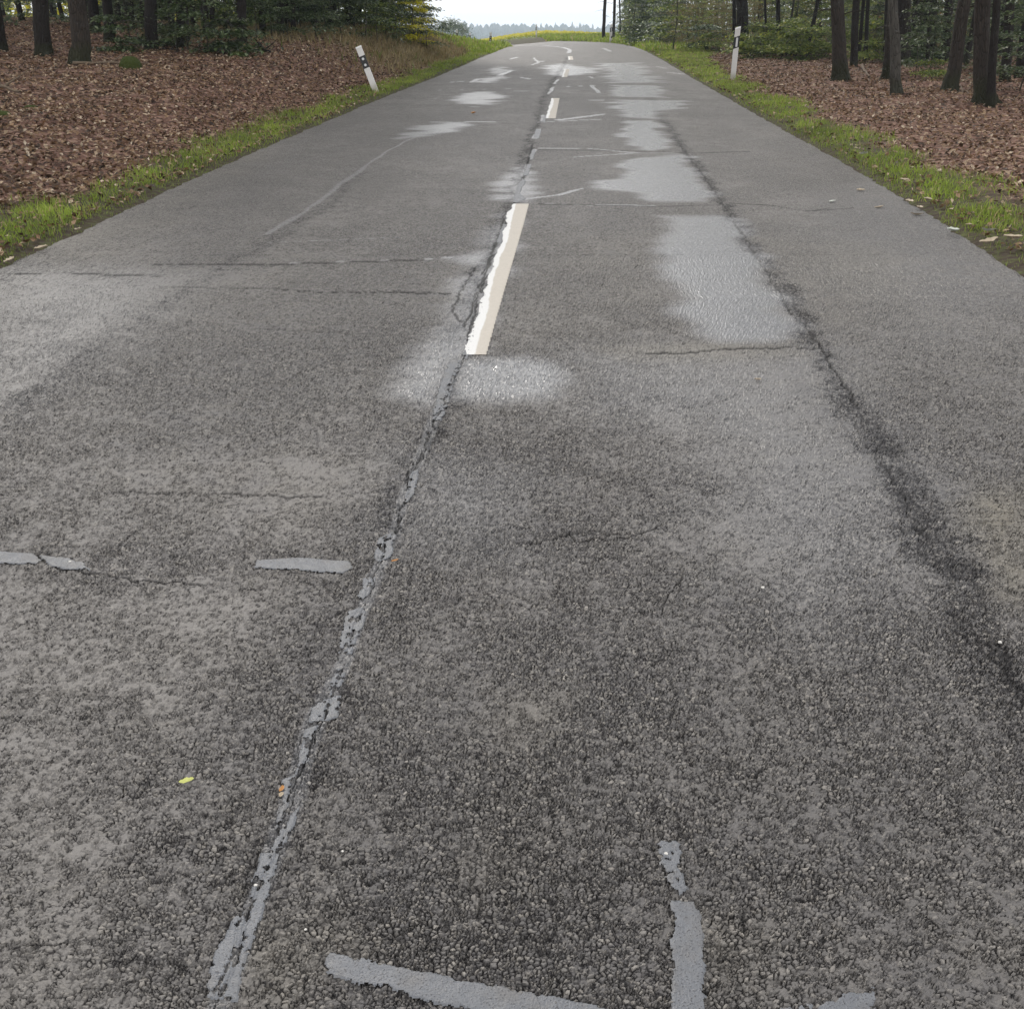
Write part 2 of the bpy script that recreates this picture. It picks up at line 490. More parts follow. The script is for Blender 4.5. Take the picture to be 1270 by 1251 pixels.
M['leafwhite'] = mat_plain('whitish_leaf', (.50, .52, .47), .55, .15, 60, .001)
M['conifer'] = mat_plain('far_woodland', (.035, .055, .03), .9, .5, .08, 0, .1)
M['flower'] = mat_leafy('mustard_flowers', [(0, (.16, .22, .03)), (.35, (.30, .34, .04)), (.6, (.62, .56, .05)), (1, (.80, .72, .12))], .6, .3)

# ------------------------------------------------------------------ features of the road surface, in metres
def seg_dist(x, y, P, q=1.):
    d = np.full(x.shape, 1e9); tt = np.zeros(x.shape)
    L = 0; tot = sum(np.hypot(*(P[i + 1] - P[i])) for i in range(len(P) - 1))
    for i in range(len(P) - 1):
        a, b = P[i], P[i + 1]; D = b - a; l2 = (D ** 2).sum() + 1e-12; l = math.sqrt(l2)
        t = np.clip(((x - a[0]) * D[0] + (y - a[1]) * D[1]) / l2, 0, 1)
        dd = np.hypot(x - a[0] - t * D[0], (y - a[1] - t * D[1]) * q)
        m = dd < d
        d = np.where(m, dd, d); tt = np.where(m, (L + t * l) / tot, tt)
        L += l
    return d, tt
def poly_sdf(x, y, P):
    P = np.asarray(P); n = len(P)
    d, _ = seg_dist(x, y, np.vstack([P, P[:1]]))
    ins = np.zeros(x.shape, bool)
    j = n - 1
    for i in range(n):
        xi, yi = P[i]; xj, yj = P[j]
        c = ((yi > y) != (yj > y)) & (x < (xj - xi) * (y - yi) / (yj - yi + 1e-15) + xi)
        ins ^= c; j = i
    return np.where(ins, d, -d)

# polished and bleeding patches that shine: picture polygon, strength, feather
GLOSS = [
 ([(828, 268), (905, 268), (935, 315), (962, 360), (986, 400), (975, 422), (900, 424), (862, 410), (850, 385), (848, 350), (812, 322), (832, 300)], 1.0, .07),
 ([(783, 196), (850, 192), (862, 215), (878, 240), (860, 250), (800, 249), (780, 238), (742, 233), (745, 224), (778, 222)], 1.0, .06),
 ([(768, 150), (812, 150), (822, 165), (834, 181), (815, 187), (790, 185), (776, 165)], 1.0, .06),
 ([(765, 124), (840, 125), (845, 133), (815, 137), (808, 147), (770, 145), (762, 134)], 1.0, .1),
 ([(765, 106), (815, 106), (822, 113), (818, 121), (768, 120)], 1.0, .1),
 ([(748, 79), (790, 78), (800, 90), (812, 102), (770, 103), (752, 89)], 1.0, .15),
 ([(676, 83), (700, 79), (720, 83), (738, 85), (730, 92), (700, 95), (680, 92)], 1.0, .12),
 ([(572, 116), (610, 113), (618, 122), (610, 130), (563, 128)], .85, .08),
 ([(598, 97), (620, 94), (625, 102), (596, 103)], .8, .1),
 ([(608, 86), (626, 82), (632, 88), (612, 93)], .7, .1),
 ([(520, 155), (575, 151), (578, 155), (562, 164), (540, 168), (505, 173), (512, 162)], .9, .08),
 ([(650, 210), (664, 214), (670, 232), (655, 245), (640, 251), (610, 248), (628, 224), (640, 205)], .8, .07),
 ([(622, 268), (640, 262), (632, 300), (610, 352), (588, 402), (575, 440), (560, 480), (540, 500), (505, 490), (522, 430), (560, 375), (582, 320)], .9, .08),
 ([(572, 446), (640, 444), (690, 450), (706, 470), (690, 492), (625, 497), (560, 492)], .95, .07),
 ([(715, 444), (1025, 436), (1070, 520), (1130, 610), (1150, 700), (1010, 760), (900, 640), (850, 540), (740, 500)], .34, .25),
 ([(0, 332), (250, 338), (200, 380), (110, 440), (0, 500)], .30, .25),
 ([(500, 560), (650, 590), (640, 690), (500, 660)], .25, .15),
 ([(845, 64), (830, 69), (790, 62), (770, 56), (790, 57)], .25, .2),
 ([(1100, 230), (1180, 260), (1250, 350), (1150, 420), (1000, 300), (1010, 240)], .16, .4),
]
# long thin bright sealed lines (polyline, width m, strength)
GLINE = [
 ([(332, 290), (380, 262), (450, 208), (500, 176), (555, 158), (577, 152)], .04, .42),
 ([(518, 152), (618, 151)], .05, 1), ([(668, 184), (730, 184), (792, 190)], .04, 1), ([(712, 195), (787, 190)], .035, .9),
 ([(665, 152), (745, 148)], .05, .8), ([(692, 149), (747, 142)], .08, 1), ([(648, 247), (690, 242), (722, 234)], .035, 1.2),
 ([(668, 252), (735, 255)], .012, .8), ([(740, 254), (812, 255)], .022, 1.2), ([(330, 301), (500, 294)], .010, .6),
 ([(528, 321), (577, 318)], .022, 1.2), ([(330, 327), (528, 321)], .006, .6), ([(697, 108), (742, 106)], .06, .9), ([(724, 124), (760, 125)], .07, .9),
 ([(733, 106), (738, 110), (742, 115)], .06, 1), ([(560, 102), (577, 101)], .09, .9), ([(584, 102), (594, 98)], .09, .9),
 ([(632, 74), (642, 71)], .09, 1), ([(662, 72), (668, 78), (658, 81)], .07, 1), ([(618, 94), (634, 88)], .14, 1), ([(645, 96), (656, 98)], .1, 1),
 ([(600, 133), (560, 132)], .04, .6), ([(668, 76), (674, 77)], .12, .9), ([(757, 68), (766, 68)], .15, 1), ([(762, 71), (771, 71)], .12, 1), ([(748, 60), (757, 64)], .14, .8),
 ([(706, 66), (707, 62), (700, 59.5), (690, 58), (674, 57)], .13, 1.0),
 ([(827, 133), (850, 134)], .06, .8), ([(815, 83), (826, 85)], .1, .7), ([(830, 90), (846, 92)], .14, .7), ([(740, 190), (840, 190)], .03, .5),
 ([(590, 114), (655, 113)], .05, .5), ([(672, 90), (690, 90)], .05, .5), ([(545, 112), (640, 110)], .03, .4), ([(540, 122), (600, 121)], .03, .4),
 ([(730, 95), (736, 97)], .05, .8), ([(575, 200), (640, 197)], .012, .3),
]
SEAM = [(262, 1262), (290, 1200), (330, 1085), (375, 960), (403, 882), (440, 780), (472, 695), (505, 610), (545, 512), (577, 440), (590, 380), (612, 310), (640, 248), (657, 195), (668, 155), (678, 125), (690, 100), (700, 85), (706, 72)]
RAVEL = [  # coarse dark bands: polyline, half width, strength
 ([(1620, 1700), (1420, 1180), (1262, 845), (1215, 770), (1180, 700), (1110, 580), (1056, 490)], .075, .8),
 ([(1056, 490), (1000, 400), (955, 335), (905, 265), (870, 215), (840, 172), (822, 150)], .06, .7),
 ([(822, 150), (812, 130), (800, 110)], .10, .3),
 ([(20, 500), (70, 470), (130, 430), (240, 355), (330, 300), (400, 258), (450, 215)], .07, .32),
 ([(570, 420), (585, 380), (600, 330), (615, 290), (634, 240), (655, 180), (668, 150)], .06, .7),
 ([(668, 150), (672, 130), (686, 100), (697, 84), (704, 72)], .075, .6),
 ([(420, 860), (380, 950), (330, 1080), (300, 1160)], .05, .35),
 ([(560, 470), (520, 580), (480, 670)], .05, .40),
 ([(1262, 845), (1300, 930)], .12, .5),
]
RPOLY = [  # areas where the stones stand bare or the surface is dark
 ([(430, 960), (900, 900), (1000, 1100), (900, 1260), (380, 1260), (400, 1100)], .20, .3),
 ([(700, 760), (860, 700), (960, 830), (880, 900), (720, 880)], .16, .25),
 ([(560, 560), (900, 520), (900, 640), (780, 720), (560, 680)], .12, .15),
 ([(180, 1030), (300, 1000), (240, 1240), (120, 1200)], .2, .12),
 ([(380, 700), (430, 690), (400, 900), (330, 1000), (280, 900)], .15, .14),
]
FINE = [
 ([(0, 700), (380, 720), (260, 900), (170, 1100), (60, 1260), (-60, 1260), (-60, 700)], .85, .25),
 ([(0, 560), (450, 560), (420, 680), (0, 680)], .5, .15),
 ([(0, 332), (330, 338), (110, 440), (0, 500)], .75, .25),
 ([(900, 960), (1270, 900), (1290, 1260), (1010, 1260)], .25, .3),
 ([(740, 400), (1030, 440), (1180, 700), (1010, 760), (880, 640)], .35, .25),
 ([(560, 1060), (640, 1050), (650, 1160), (580, 1160)], .3, .05),
 ([(620, 850), (680, 850), (690, 930), (630, 920)], .4, .05),
]
TAN = [
 ([(1200, 600), (1290, 600), (1300, 760), (1262, 740), (1225, 690)], .9, .12),
 ([(300, 1150), (450, 1120), (520, 1180), (400, 1200), (360, 1260), (300, 1240)], .45, .08),
 ([(720, 430), (990, 420), (1010, 440), (800, 452)], .55, .08),
 ([(0, 150), (60, 140), (0, 330)], .3, .2),
 ([(-40, 332), (120, 275), (320, 176), (330, 200), (150, 310), (0, 360)], .35, .25),
 ([(600, 860), (700, 850), (700, 1120), (600, 1120)], .35, .12),
 ([(640, 290), (800, 290), (840, 400), (620, 430)], .15, .2),
 ([(925, 290), (1100, 300), (1160, 400), (1020, 400)], .3, .2),
 ([(860, 1130), (960, 1150), (930, 1240), (870, 1240)], .4, .08),
]
CRACK = [  # polyline, half width m, strength, wander
 (SEAM[:10], .0014, .85, .016), (SEAM[9:14], .009, 1.0, .02),
 ([(545, 512), (515, 575), (495, 640), (470, 690)], .0035, 1, .03),
 ([(0, 688), (45, 687), (75, 703), (130, 712), (200, 722), (250, 724)], .0030, 1, .008),
 ([(140, 608), (250, 612), (330, 612), (400, 616)], .003, .7, .012),
 ([(640, 672), (690, 668), (705, 660), (715, 670), (780, 664), (820, 650)], .0045, 1, .012),
 ([(700, 659), (740, 657), (770, 662)], .003, .9, .01),
 ([(800, 437), (850, 437), (900, 432), (985, 430), (1010, 432)], .005, .9, .012),
 ([(905, 252), (960, 255), (1000, 262), (1060, 258)], .006, .8, .01),
 ([(668, 253), (820, 256), (905, 254)], .006, .7, .01),
 ([(0, 340), (80, 338), (200, 342)], .006, .9, .008), ([(190, 328), (330, 328), (530, 322)], .006, .8, .008),
 ([(340, 358), (400, 362), (470, 361), (560, 364)], .006, .9, .01), ([(200, 355), (340, 358)], .004, .5, .01),
 ([(330, 408), (420, 412), (500, 415)], .005, .35, .015),
 ([(560, 1000), (640, 1010), (700, 1000)], .003, .5, .012), ([(820, 760), (830, 735), (845, 720)], .003, .8, .01),
 ([(1000, 262), (1030, 258)], .005, .6, .01), ([(668, 186), (780, 187), (860, 190), (930, 188)], .008, .6, .01),
 ([(1056, 520), (1090, 560), (1120, 620), (1140, 660)], .006, .6, .05), ([(1000, 400), (1030, 450), (1060, 500)], .008, .8, .03),
 ([(905, 265), (940, 320), (985, 390)], .008, .7, .03), ([(840, 175), (870, 215), (905, 265)], .012, .7, .03),
 ([(430, 440), (560, 446)], .004, .3, .02), ([(440, 750), (400, 770)], .003, .8, .01), ([(510, 575), (500, 625)], .004, .9, .03),
 ([(575, 400), (560, 385), (572, 360), (590, 330)], .010, .9, .03), ([(577, 405), (596, 350), (618, 290), (628, 262)], .009, 1, .02),
 ([(640, 248), (652, 215), (660, 180)], .012, .8, .02), ([(330, 1080), (345, 1010), (375, 960), (395, 890)], .003, .9, .015),
 ([(1120, 1030), (1180, 1040), (1240, 1035)], .002, .5, .01), ([(290, 440), (350, 400)], .004, .3, .03),
]
G = lambda L: [(pixs(p[0]),) + tuple(p[1:]) for p in L]
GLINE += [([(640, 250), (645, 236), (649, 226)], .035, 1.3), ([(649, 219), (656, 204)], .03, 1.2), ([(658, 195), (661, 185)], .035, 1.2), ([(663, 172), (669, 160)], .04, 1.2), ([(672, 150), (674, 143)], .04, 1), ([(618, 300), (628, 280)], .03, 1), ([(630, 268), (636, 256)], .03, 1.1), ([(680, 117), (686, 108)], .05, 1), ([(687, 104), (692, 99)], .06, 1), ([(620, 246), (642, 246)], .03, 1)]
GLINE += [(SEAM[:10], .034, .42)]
gGLOSS, gGLINE, gRAVEL, gRPOLY, gFINE, gTAN, gCRACK = map(G, (GLOSS, GLINE, RAVEL, RPOLY, FINE, TAN, CRACK))

def features(x, y):
    n = len(x)
    A = {k: np.zeros(n) for k in ('gloss', 'ravel', 'crack', 'tan', 'fine')}
    A['relief'] = 1 - .80 * smooth(3.0, 10, y)      # sampled ever more coarsely, so ever flatter
    # fingers: edges of the patches wander across the road with each few centimetres along it
    amp = np.clip(.03 + .012 * y, .03, .35)
    wx = x + amp * 1.25 * (fbm(x * .8, y * 3.2, 5, 5) - .5) * 2.4
    wy = y + amp * .8 * (fbm(x * 1.5, y * 1.5, 31, 4) - .5)
    def sel(P, pad):
        return np.nonzero((x > P[:, 0].min() - pad) & (x < P[:, 0].max() + pad) & (y > P[:, 1].min() - pad) & (y < P[:, 1].max() + pad))[0]
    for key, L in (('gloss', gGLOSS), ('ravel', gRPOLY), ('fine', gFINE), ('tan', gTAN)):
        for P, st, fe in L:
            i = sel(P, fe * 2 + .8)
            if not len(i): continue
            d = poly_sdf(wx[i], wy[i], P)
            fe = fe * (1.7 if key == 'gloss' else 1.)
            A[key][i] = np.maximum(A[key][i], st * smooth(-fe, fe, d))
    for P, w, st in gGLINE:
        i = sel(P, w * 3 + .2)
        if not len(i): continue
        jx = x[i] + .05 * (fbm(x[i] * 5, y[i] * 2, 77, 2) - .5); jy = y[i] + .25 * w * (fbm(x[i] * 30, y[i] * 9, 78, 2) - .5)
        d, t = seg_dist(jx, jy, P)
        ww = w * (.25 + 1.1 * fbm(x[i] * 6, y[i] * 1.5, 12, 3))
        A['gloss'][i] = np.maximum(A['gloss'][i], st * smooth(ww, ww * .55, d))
    for P, w, st in gRAVEL:
        i = sel(P, w * 3 + .2)
        if not len(i): continue
        jx = x[i] + .16 * (fbm(x[i] * 4, y[i] * 4, 41, 3) - .5)
        d, t = seg_dist(jx, y[i], P)
        d = d + .10 * (fbm(x[i] * 14, y[i] * 14, 44, 3) - .5)
        A['ravel'][i] = np.maximum(A['ravel'][i], st * smooth(w * 1.6, w * .1, d) * (.65 + .6 * smooth(.35, .65, fbm(x[i] * 16, y[i] * 10, 46, 4))))
    for P, w, st, wa in gCRACK:
        i = sel(P, w * 3 + wa + .1)
        if not len(i): continue
        jx = x[i] + wa * 2 * (fbm(x[i] * 16, y[i] * 16, 61, 4) - .5)
        jy = y[i] + wa * 2 * (fbm(x[i] * 16, y[i] * 16, 67, 4) - .5) + (w > .0021) * .035 * (fbm(x[i] * 45, y[i] * 3, 69, 3) - .5)
        w0 = w * .7 + .0005 * np.maximum(y[i] - 1.5, 0)
        d, t = seg_dist(jx, jy, P, w0 / (w0 + .00024 * y[i] ** 2))
        ww = w0 * (.35 + 1.3 * fbm(x[i] * 3.5, y[i] * 3.5, 71, 3))
        A['crack'][i] = np.maximum(A['crack'][i], np.minimum(1, st * smooth(ww * 1.25, ww * .35, d)))
    # worn fine crazing over the coarse band
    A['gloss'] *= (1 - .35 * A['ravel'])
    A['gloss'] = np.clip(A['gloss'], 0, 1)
    return A

def strip(Xg, Yg):
    r, c = Xg.shape
    x = Xg.ravel(); y = Yg.ravel()
    V = np.stack([x, y, road_z(x, y)], 1)
    I = np.arange(r * c).reshape(r, c)
    Q = np.stack([I[:-1, :-1], I[:-1, 1:], I[1:, 1:], I[1:, :-1]], -1).reshape(-1, 4)
    return V, Q
def edge_x(y):
    return np.interp(y, PATH[:, 1][:170], PATH[:, 0][:170])
def make_road():
    parts = []
    # in front of the feet: rows straight across
    ys = [.95]
    while ys[-1] < 7.0:
        yv = ys[-1]; zc = yv * .908 + .6
        ys.append(yv + max(.0021, 1.22 * zc * zc * 1.27 / (F * 1.5)))
    ys[-1] = 7.0
    ys = np.array(ys)
    cx = edge_x(ys)
    zc = ys * .908 + (CAM_H - road_z(0, ys)) * .4187
    jl = .05 * (fbm(ys * 3, ys * 0, 90) - .5) + .06 * (fbm(ys * 11, ys * 0, 92) - .5)
    jr = .05 * (fbm(ys * 3, ys * 0 + 9, 91) - .5) + .06 * (fbm(ys * 11, ys * 0 + 5, 93) - .5)
    EL = cx - HALF + jl; ER = cx + HALF + jr
    L = np.maximum(EL + .02, -.53 * zc); R = np.minimum(ER - .02, .53 * zc)
    n = 840; t = np.linspace(0, 1, n)
    X = L[:, None] + (R - L)[:, None] * t
    o = np.linspace(0, 1, 49)[:-1]
    XL = EL[:, None] + (L - EL)[:, None] * o; XR = ER[:, None] + (R - ER)[:, None] * o
    X = np.concatenate([XL, X, XR[:, ::-1]], 1)
    Y = np.repeat(ys[:, None], X.shape[1], 1)
    parts.append(strip(X, Y))
    # behind and beneath the viewer
    yb = np.linspace(-14, .95, 60); cb = edge_x(yb)
    t2 = np.linspace(-1, 1, 60)
    eb = np.interp(t2, [-1, 1], [EL[0] - cx[0], ER[0] - cx[0]])
    parts.append(strip(cb[:, None] + eb[None, :], np.repeat(yb[:, None], 60, 1)))
    # ahead: stations along the path
    seg = np.hypot(*np.diff(PATH, axis=0).T); s = np.concatenate([[0], np.cumsum(seg)])
    s0 = float(np.interp(7.0, PATH[:170, 1], s[:170]))
    st = [s0]
    while st[-1] < s[-1]:
        d = 7 + st[-1] - s0
        st.append(st[-1] + min(.5, .00036 * d * d))
    st = np.array(st)
    px = np.interp(st, s, PATH[:, 0]); py = np.interp(st, s, PATH[:, 1])
    tx = np.gradient(px, st); ty = np.gradient(py, st)
    k = np.ones(5) / 5
    l = np.hypot(tx, ty); nx = ty / l; ny = -tx / l
    bl = smooth(s0, s0 + 6, st)
    ny = ny * bl                       # first row square to the near section
    u = np.linspace(-1, 1, 540)
    jl = .05 * (fbm(py * 3, py * 0, 90) - .5) + .06 * (fbm(py * 11, py * 0, 92) - .5)
    jr = .05 * (fbm(py * 3, py * 0 + 9, 91) - .5) + .06 * (fbm(py * 11, py * 0 + 5, 93) - .5)
    U = (-HALF + jl)[:, None] * (1 - u) / 2 + (HALF + jr)[:, None] * (1 + u) / 2
    parts.append(strip(px[:, None] + nx[:, None] * U, py[:, None] + ny[:, None] * U))
    V, Q = join_np(parts)
    V[:, 2] += .0
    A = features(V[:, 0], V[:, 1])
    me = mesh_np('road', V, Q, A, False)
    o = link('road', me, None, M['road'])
    return tag(o, kind='structure')
road = make_road()

# sheets lying on the road: crack sealant and paint
def sheet(name, fn, P, cell, zo, mat, extra=None, pad=.05):
    x0, y0 = P.min(0) - pad; x1, y1 = P.max(0) + pad
    xs = np.arange(x0, x1 + cell, cell); ys = np.arange(y0, y1 + cell, cell)
    X, Y = np.meshgrid(xs, ys)
    sc = fn(X.ravel(), Y.ravel()).reshape(X.shape)
    c = (sc[:-1, :-1] + sc[1:, :-1] + sc[:-1, 1:] + sc[1:, 1:]) / 4 > 0
    I = np.arange(X.size).reshape(X.shape)
    Q = np.stack([I[:-1, :-1], I[:-1, 1:], I[1:, 1:], I[1:, :-1]], -1)[c]
    if len(Q) == 0: return None
    used, inv = np.unique(Q.ravel(), return_inverse=True)
    x = X.ravel()[used]; y = Y.ravel()[used]; s = sc.ravel()[used]
    z = road_z(x, y) + zo - .0022 * smooth(cell * 1.5, 0, s)
    me = mesh_np(name, np.stack([x, y, z], 1), inv.reshape(-1, 4), extra(x, y) if extra else None, True)
    return link(name, me, road, mat)
def seal_poly(pts, label, hole=.25, fr=55, ragged=.02, cell=.0026):
    P = pixs(pts)
    if 'centre seam' in label and 'strip' not in label: m_ = P.mean(0); P = m_ + (P - m_) * np.array([1.12, 1.05])
    def fn(x, y):
        d = poly_sdf(x + ragged * (fbm(x * 22, y * 22, 101, 4) - .5) * 2, y + ragged * (fbm(x * 22, y * 22, 105, 4) - .5) * 2, P)
        n = fbm(x * fr, y * fr, 111, 3)
        wa = .016
        jx = x + wa * 2 * (fbm(x * 16, y * 16, 61, 4) - .5); jy = y + wa * 2 * (fbm(x * 16, y * 16, 67, 4) - .5)
        dc = np.minimum(seg_dist(jx, jy, gCRACK[0][0])[0], seg_dist(jx + .012, jy, gCRACK[0][0])[0] + .004 * fbm(x * 20, y * 20, 5, 2))
        d = np.minimum(d, dc - .0012)
        w = hole + .30 * smooth(.011, 0, d)
        return np.where(n < w, -.01, d)
    o = sheet('tar_seal', fn, P, cell, .0022, M['seal'])
    if o: o['label'] = label
seal_poly([(406, 1180), (440, 1186), (520, 1203), (590, 1216), (690, 1236), (760, 1252), (770, 1275), (640, 1270), (560, 1248), (500, 1232), (440, 1218), (403, 1208)], 'broad grey sealant strip across the right lane at the bottom edge', .10, 90, .006)
seal_poly([(832, 1118), (862, 1116), (872, 1150), (878, 1275), (834, 1275), (833, 1200)], 'grey sealant strip running along the lane at the bottom edge', .18, 60, .008)
seal_poly([(812, 1042), (842, 1040), (850, 1058), (846, 1076), (858, 1105), (835, 1112), (822, 1078), (812, 1062)], 'worn stub of sealant above the bottom strip', .36, 120, .008)
seal_poly([(1015, 1240), (1070, 1225), (1086, 1221), (1092, 1275), (1000, 1275)], 'bluish sealant smear at the bottom edge, right of the strip', .30, 60, .01)
seal_poly([(880, 1252), (1010, 1244), (1000, 1275), (880, 1275)], 'faint worn sealant at the bottom edge', .36, 110, .01)
seal_poly([(-30, 683), (40, 686), (52, 694), (45, 700), (-30, 697)], 'sealant strip at the left edge of the picture', .10, 90, .006)
seal_poly([(48, 688), (80, 691), (105, 697), (112, 708), (80, 706), (60, 700)], 'short dark grey sealant blot on the left transverse crack', .2, 60, .01)
seal_poly([(318, 694), (370, 691), (432, 696), (438, 704), (425, 711), (370, 707), (315, 704)], 'light grey sealant strip beside the centre seam', .10, 90, .006)
for pts in ([(470, 668), (484, 660), (490, 664), (483, 690), (470, 696), (464, 690)], [(455, 712), (468, 710), (462, 730), (450, 746), (443, 738)],
            [(432, 758), (450, 754), (455, 765), (446, 785), (436, 810), (421, 808), (424, 785)], [(420, 830), (430, 828), (424, 850), (410, 862), (412, 845)],
            [(400, 868), (420, 862), (417, 888), (405, 895), (385, 897), (388, 878)], [(378, 905), (398, 900), (380, 945), (366, 962)],
            [(352, 968), (366, 962), (352, 1010), (340, 1030)],
            [(322, 1060), (345, 1058), (338, 1090), (322, 1140), (300, 1200), (290, 1240), (258, 1236), (270, 1180), (290, 1140), (310, 1120)], [(360, 1010), (372, 1000), (350, 1050), (336, 1075), (330, 1060)],
            [(555, 452), (572, 448), (560, 485), (548, 520), (538, 518), (543, 490)], [(508, 590), (520, 580), (514, 610), (500, 630)],
            [(574, 440), (584, 410), (590, 415), (580, 445)],
            [(637, 250), (641, 232), (648, 222), (651, 226), (645, 240), (652, 246), (642, 251)], [(649, 218), (654, 204), (659, 204), (655, 217)], [(657, 198), (660, 186), (664, 187), (661, 198)],
            [(662, 170), (665, 160), (671, 162), (668, 172)], [(616, 300), (624, 278), (629, 280), (621, 302)], [(672, 151), (675, 143), (678, 144), (676, 151)]):
    seal_poly(pts, 'patch of light grey sealant on the cracked centre seam', .16, 70, .008)

def dash(pts, wavy, cell, label, split=None):
    P = pixs(pts)
    def fn(x, y):
        lx = wavy * (fbm(x * 2, y * 4.5, 131, 4) - .5) * 2
        d = poly_sdf(x + lx * smooth(.09, .02, (x - np.interp(y, *LEFT))), y, P)
        n = fbm(x * 60, y * 60, 137, 3)
        dl = x - np.interp(y, *LEFT)
        return np.where((n < .30 - .25 * smooth(0, .05, dl)), -.01, d)
    q = sorted([tuple(p) for p in pixs(split)], key=lambda p: p[1])
    LEFT = ([p[1] for p in q], [p[0] for p in q])
    def ex(x, y):
        dl = x - np.interp(y, *LEFT)
        k = .035 + .045 * (fbm(x * 0 + 3, y * 1.6, 141, 4) - .2) + .012 * (fbm(x * 20, y * 20, 143, 3) - .5)
        return {'white': smooth(k + .004, k - .004, dl)}
    o = sheet('lane_marking', fn, P, cell, .0032, M['paint'], ex)
    if o: o['label'] = label
dash([(578, 440), (583, 415), (598, 370), (612, 325), (626, 285), (634, 253), (656, 253), (649, 280), (630, 345), (617, 390), (603, 440)], .035, .005,
     'nearest centre dash, cream with a bright ragged left side', split=[(578, 440), (598, 370), (634, 253)])
dash([(677, 147), (684, 122), (694, 122), (689, 147)], .02, .012, 'second centre dash from the camera', split=[(677, 147), (684, 122)])
dash([(696.5, 96), (700, 86), (706.5, 86), (703.5, 96)], .02, .02, 'third centre dash, seen small in the shiny patch', split=[(696.5, 96), (700, 86)])
dash([(705, 74.5), (704.5, 70), (710, 70), (711, 74.5)], .02, .03, 'fourth centre dash, short and bright before the bend', split=[(705, 74.5), (704.5, 70)])

# ------------------------------------------------------------------ the ground sheet
def axis(lo, hi, d, far_lo, far_hi):
    a = list(np.arange(lo, hi + d, d))
    s = d
    while a[-1] < far_hi: s *= 1.16; a.append(a[-1] + s)
    s = d
    while a[0] > far_lo: s *= 1.16; a.insert(0, a[0] - s)
    return np.array(a)
gx = axis(-18, 18, .13, -4000, 4000); gy = axis(-3, 62, .16, -400, 5000)
GX, GY = np.meshgrid(gx, gy)
x = GX.ravel(); y = GY.ravel()
sdv = side(x, y)
gz = ground_z(x, y, sdv)
r, c = GX.shape
I = np.arange(r * c).reshape(r, c)
Q = np.stack([I[:-1, :-1], I[:-1, 1:], I[1:, 1:], I[1:, :-1]], -1).reshape(-1, 4)
def zones(x, y, sdv):
    s = np.abs(sdv) - HALF
    nn = fbm(x * 1.3, y * 1.3, 21, 4) - .5
    wl = .85 + .9 * nn + 1.2 * smooth(42, 50, y) * (sdv < 0)
    wl = np.where(sdv < 0, wl + 6 * smooth(46, 52, y), np.interp(y, [0, 10, 25, 35, 60], [.75, .72, .8, 1.3, 3.5]) + 1.1 * nn)
    wl = wl + 60 * smooth(60, 74, y)
    g = smooth(wl + .22, wl - .22, s)
    far = smooth(90, 120, np.hypot(x, y)) * 1.0
    dryb = (sdv < 0) * smooth(.7, 1.3, s) * smooth(9, 6, s) * smooth(25, 35, y) * smooth(58, 50, y) * np.clip(.62 + 1.2 * nn + .4 * smooth(32, 40, y), 0, 1)
    return g, 1 - g, np.clip(dryb, 0, 1), far
g_, l_, d_, f_ = zones(x, y, sdv)
ground = link('ground', mesh_np('ground', np.stack([x, y, gz], 1), Q, {'grass': g_, 'litter': l_, 'dry': d_, 'far': f_}, True), None, M['ground'])
tag(ground, kind='structure')

# ------------------------------------------------------------------ leaves, blades
def rotm(yaw, pit, rol):
    cy, sy = np.cos(yaw), np.sin(yaw); cp, sp = np.cos(pit), np.sin(pit); cr_, sr = np.cos(rol), np.sin(rol)
    R = np.empty((len(yaw), 3, 3))
    R[:, 0, 0] = cy * cr_ - sy * sp * sr; R[:, 0, 1] = -sy * cp; R[:, 0, 2] = cy * sr + sy * sp * cr_
    R[:, 1, 0] = sy * cr_ + cy * sp * sr; R[:, 1, 1] = cy * cp; R[:, 1, 2] = sy * sr - cy * sp * cr_
    R[:, 2, 0] = -cp * sr; R[:, 2, 1] = sp; R[:, 2, 2] = cp * cr_
    return R
LEAF4 = np.array([(0, -.5, 0), (-.3, 0, .14), (0, .5, .1), (.3, 0, .14), (0, .02, -.03)])
LEAF4F = np.array([(0, 4, 1), (1, 4, 2), (2, 4, 3), (3, 4, 0)])
LEAF2 = np.array([(0, -.5, 0), (-.28, .0, .1), (0, .55, 0), (.28, .0, .1)])
LEAF2F = np.array([(0, 2, 1), (0, 3, 2)])
def scatter(P, size, yaw, pit, rol, shape=LEAF4, faces=LEAF4F, rnd=None, seed=0):
    n = len(P); R = rotm(yaw, pit, rol)
    T = shape[None] * size[:, None, None]
    T = np.concatenate([T[:, :, :2] * np.array([1, 1]), T[:, :, 2:]], 2)
    V = np.einsum('nij,nkj->nki', R, T) + P[:, None]
    k = len(shape)
    Fc = (faces[None] + (np.arange(n) * k)[:, None, None]).reshape(-1, 3)
    return V.reshape(-1, 3), Fc, np.repeat(rng.random(n) if rnd is None else rnd, k)
def region(n, x0, x1, y0, y1, power=1.0):
    """random spots, denser near the viewer"""
    u = rng.random(n)
    if power: y = y0 * (y1 / y0) ** (u ** power)
    else: y = y0 + (y1 - y0) * u
    return x0 + (x1 - x0) * rng.random(n), y
def in_view(x, y, m=1.3):
    zc = y * .908 + .6
    return (np.abs(x) < zc * .5 * m + 1.8)

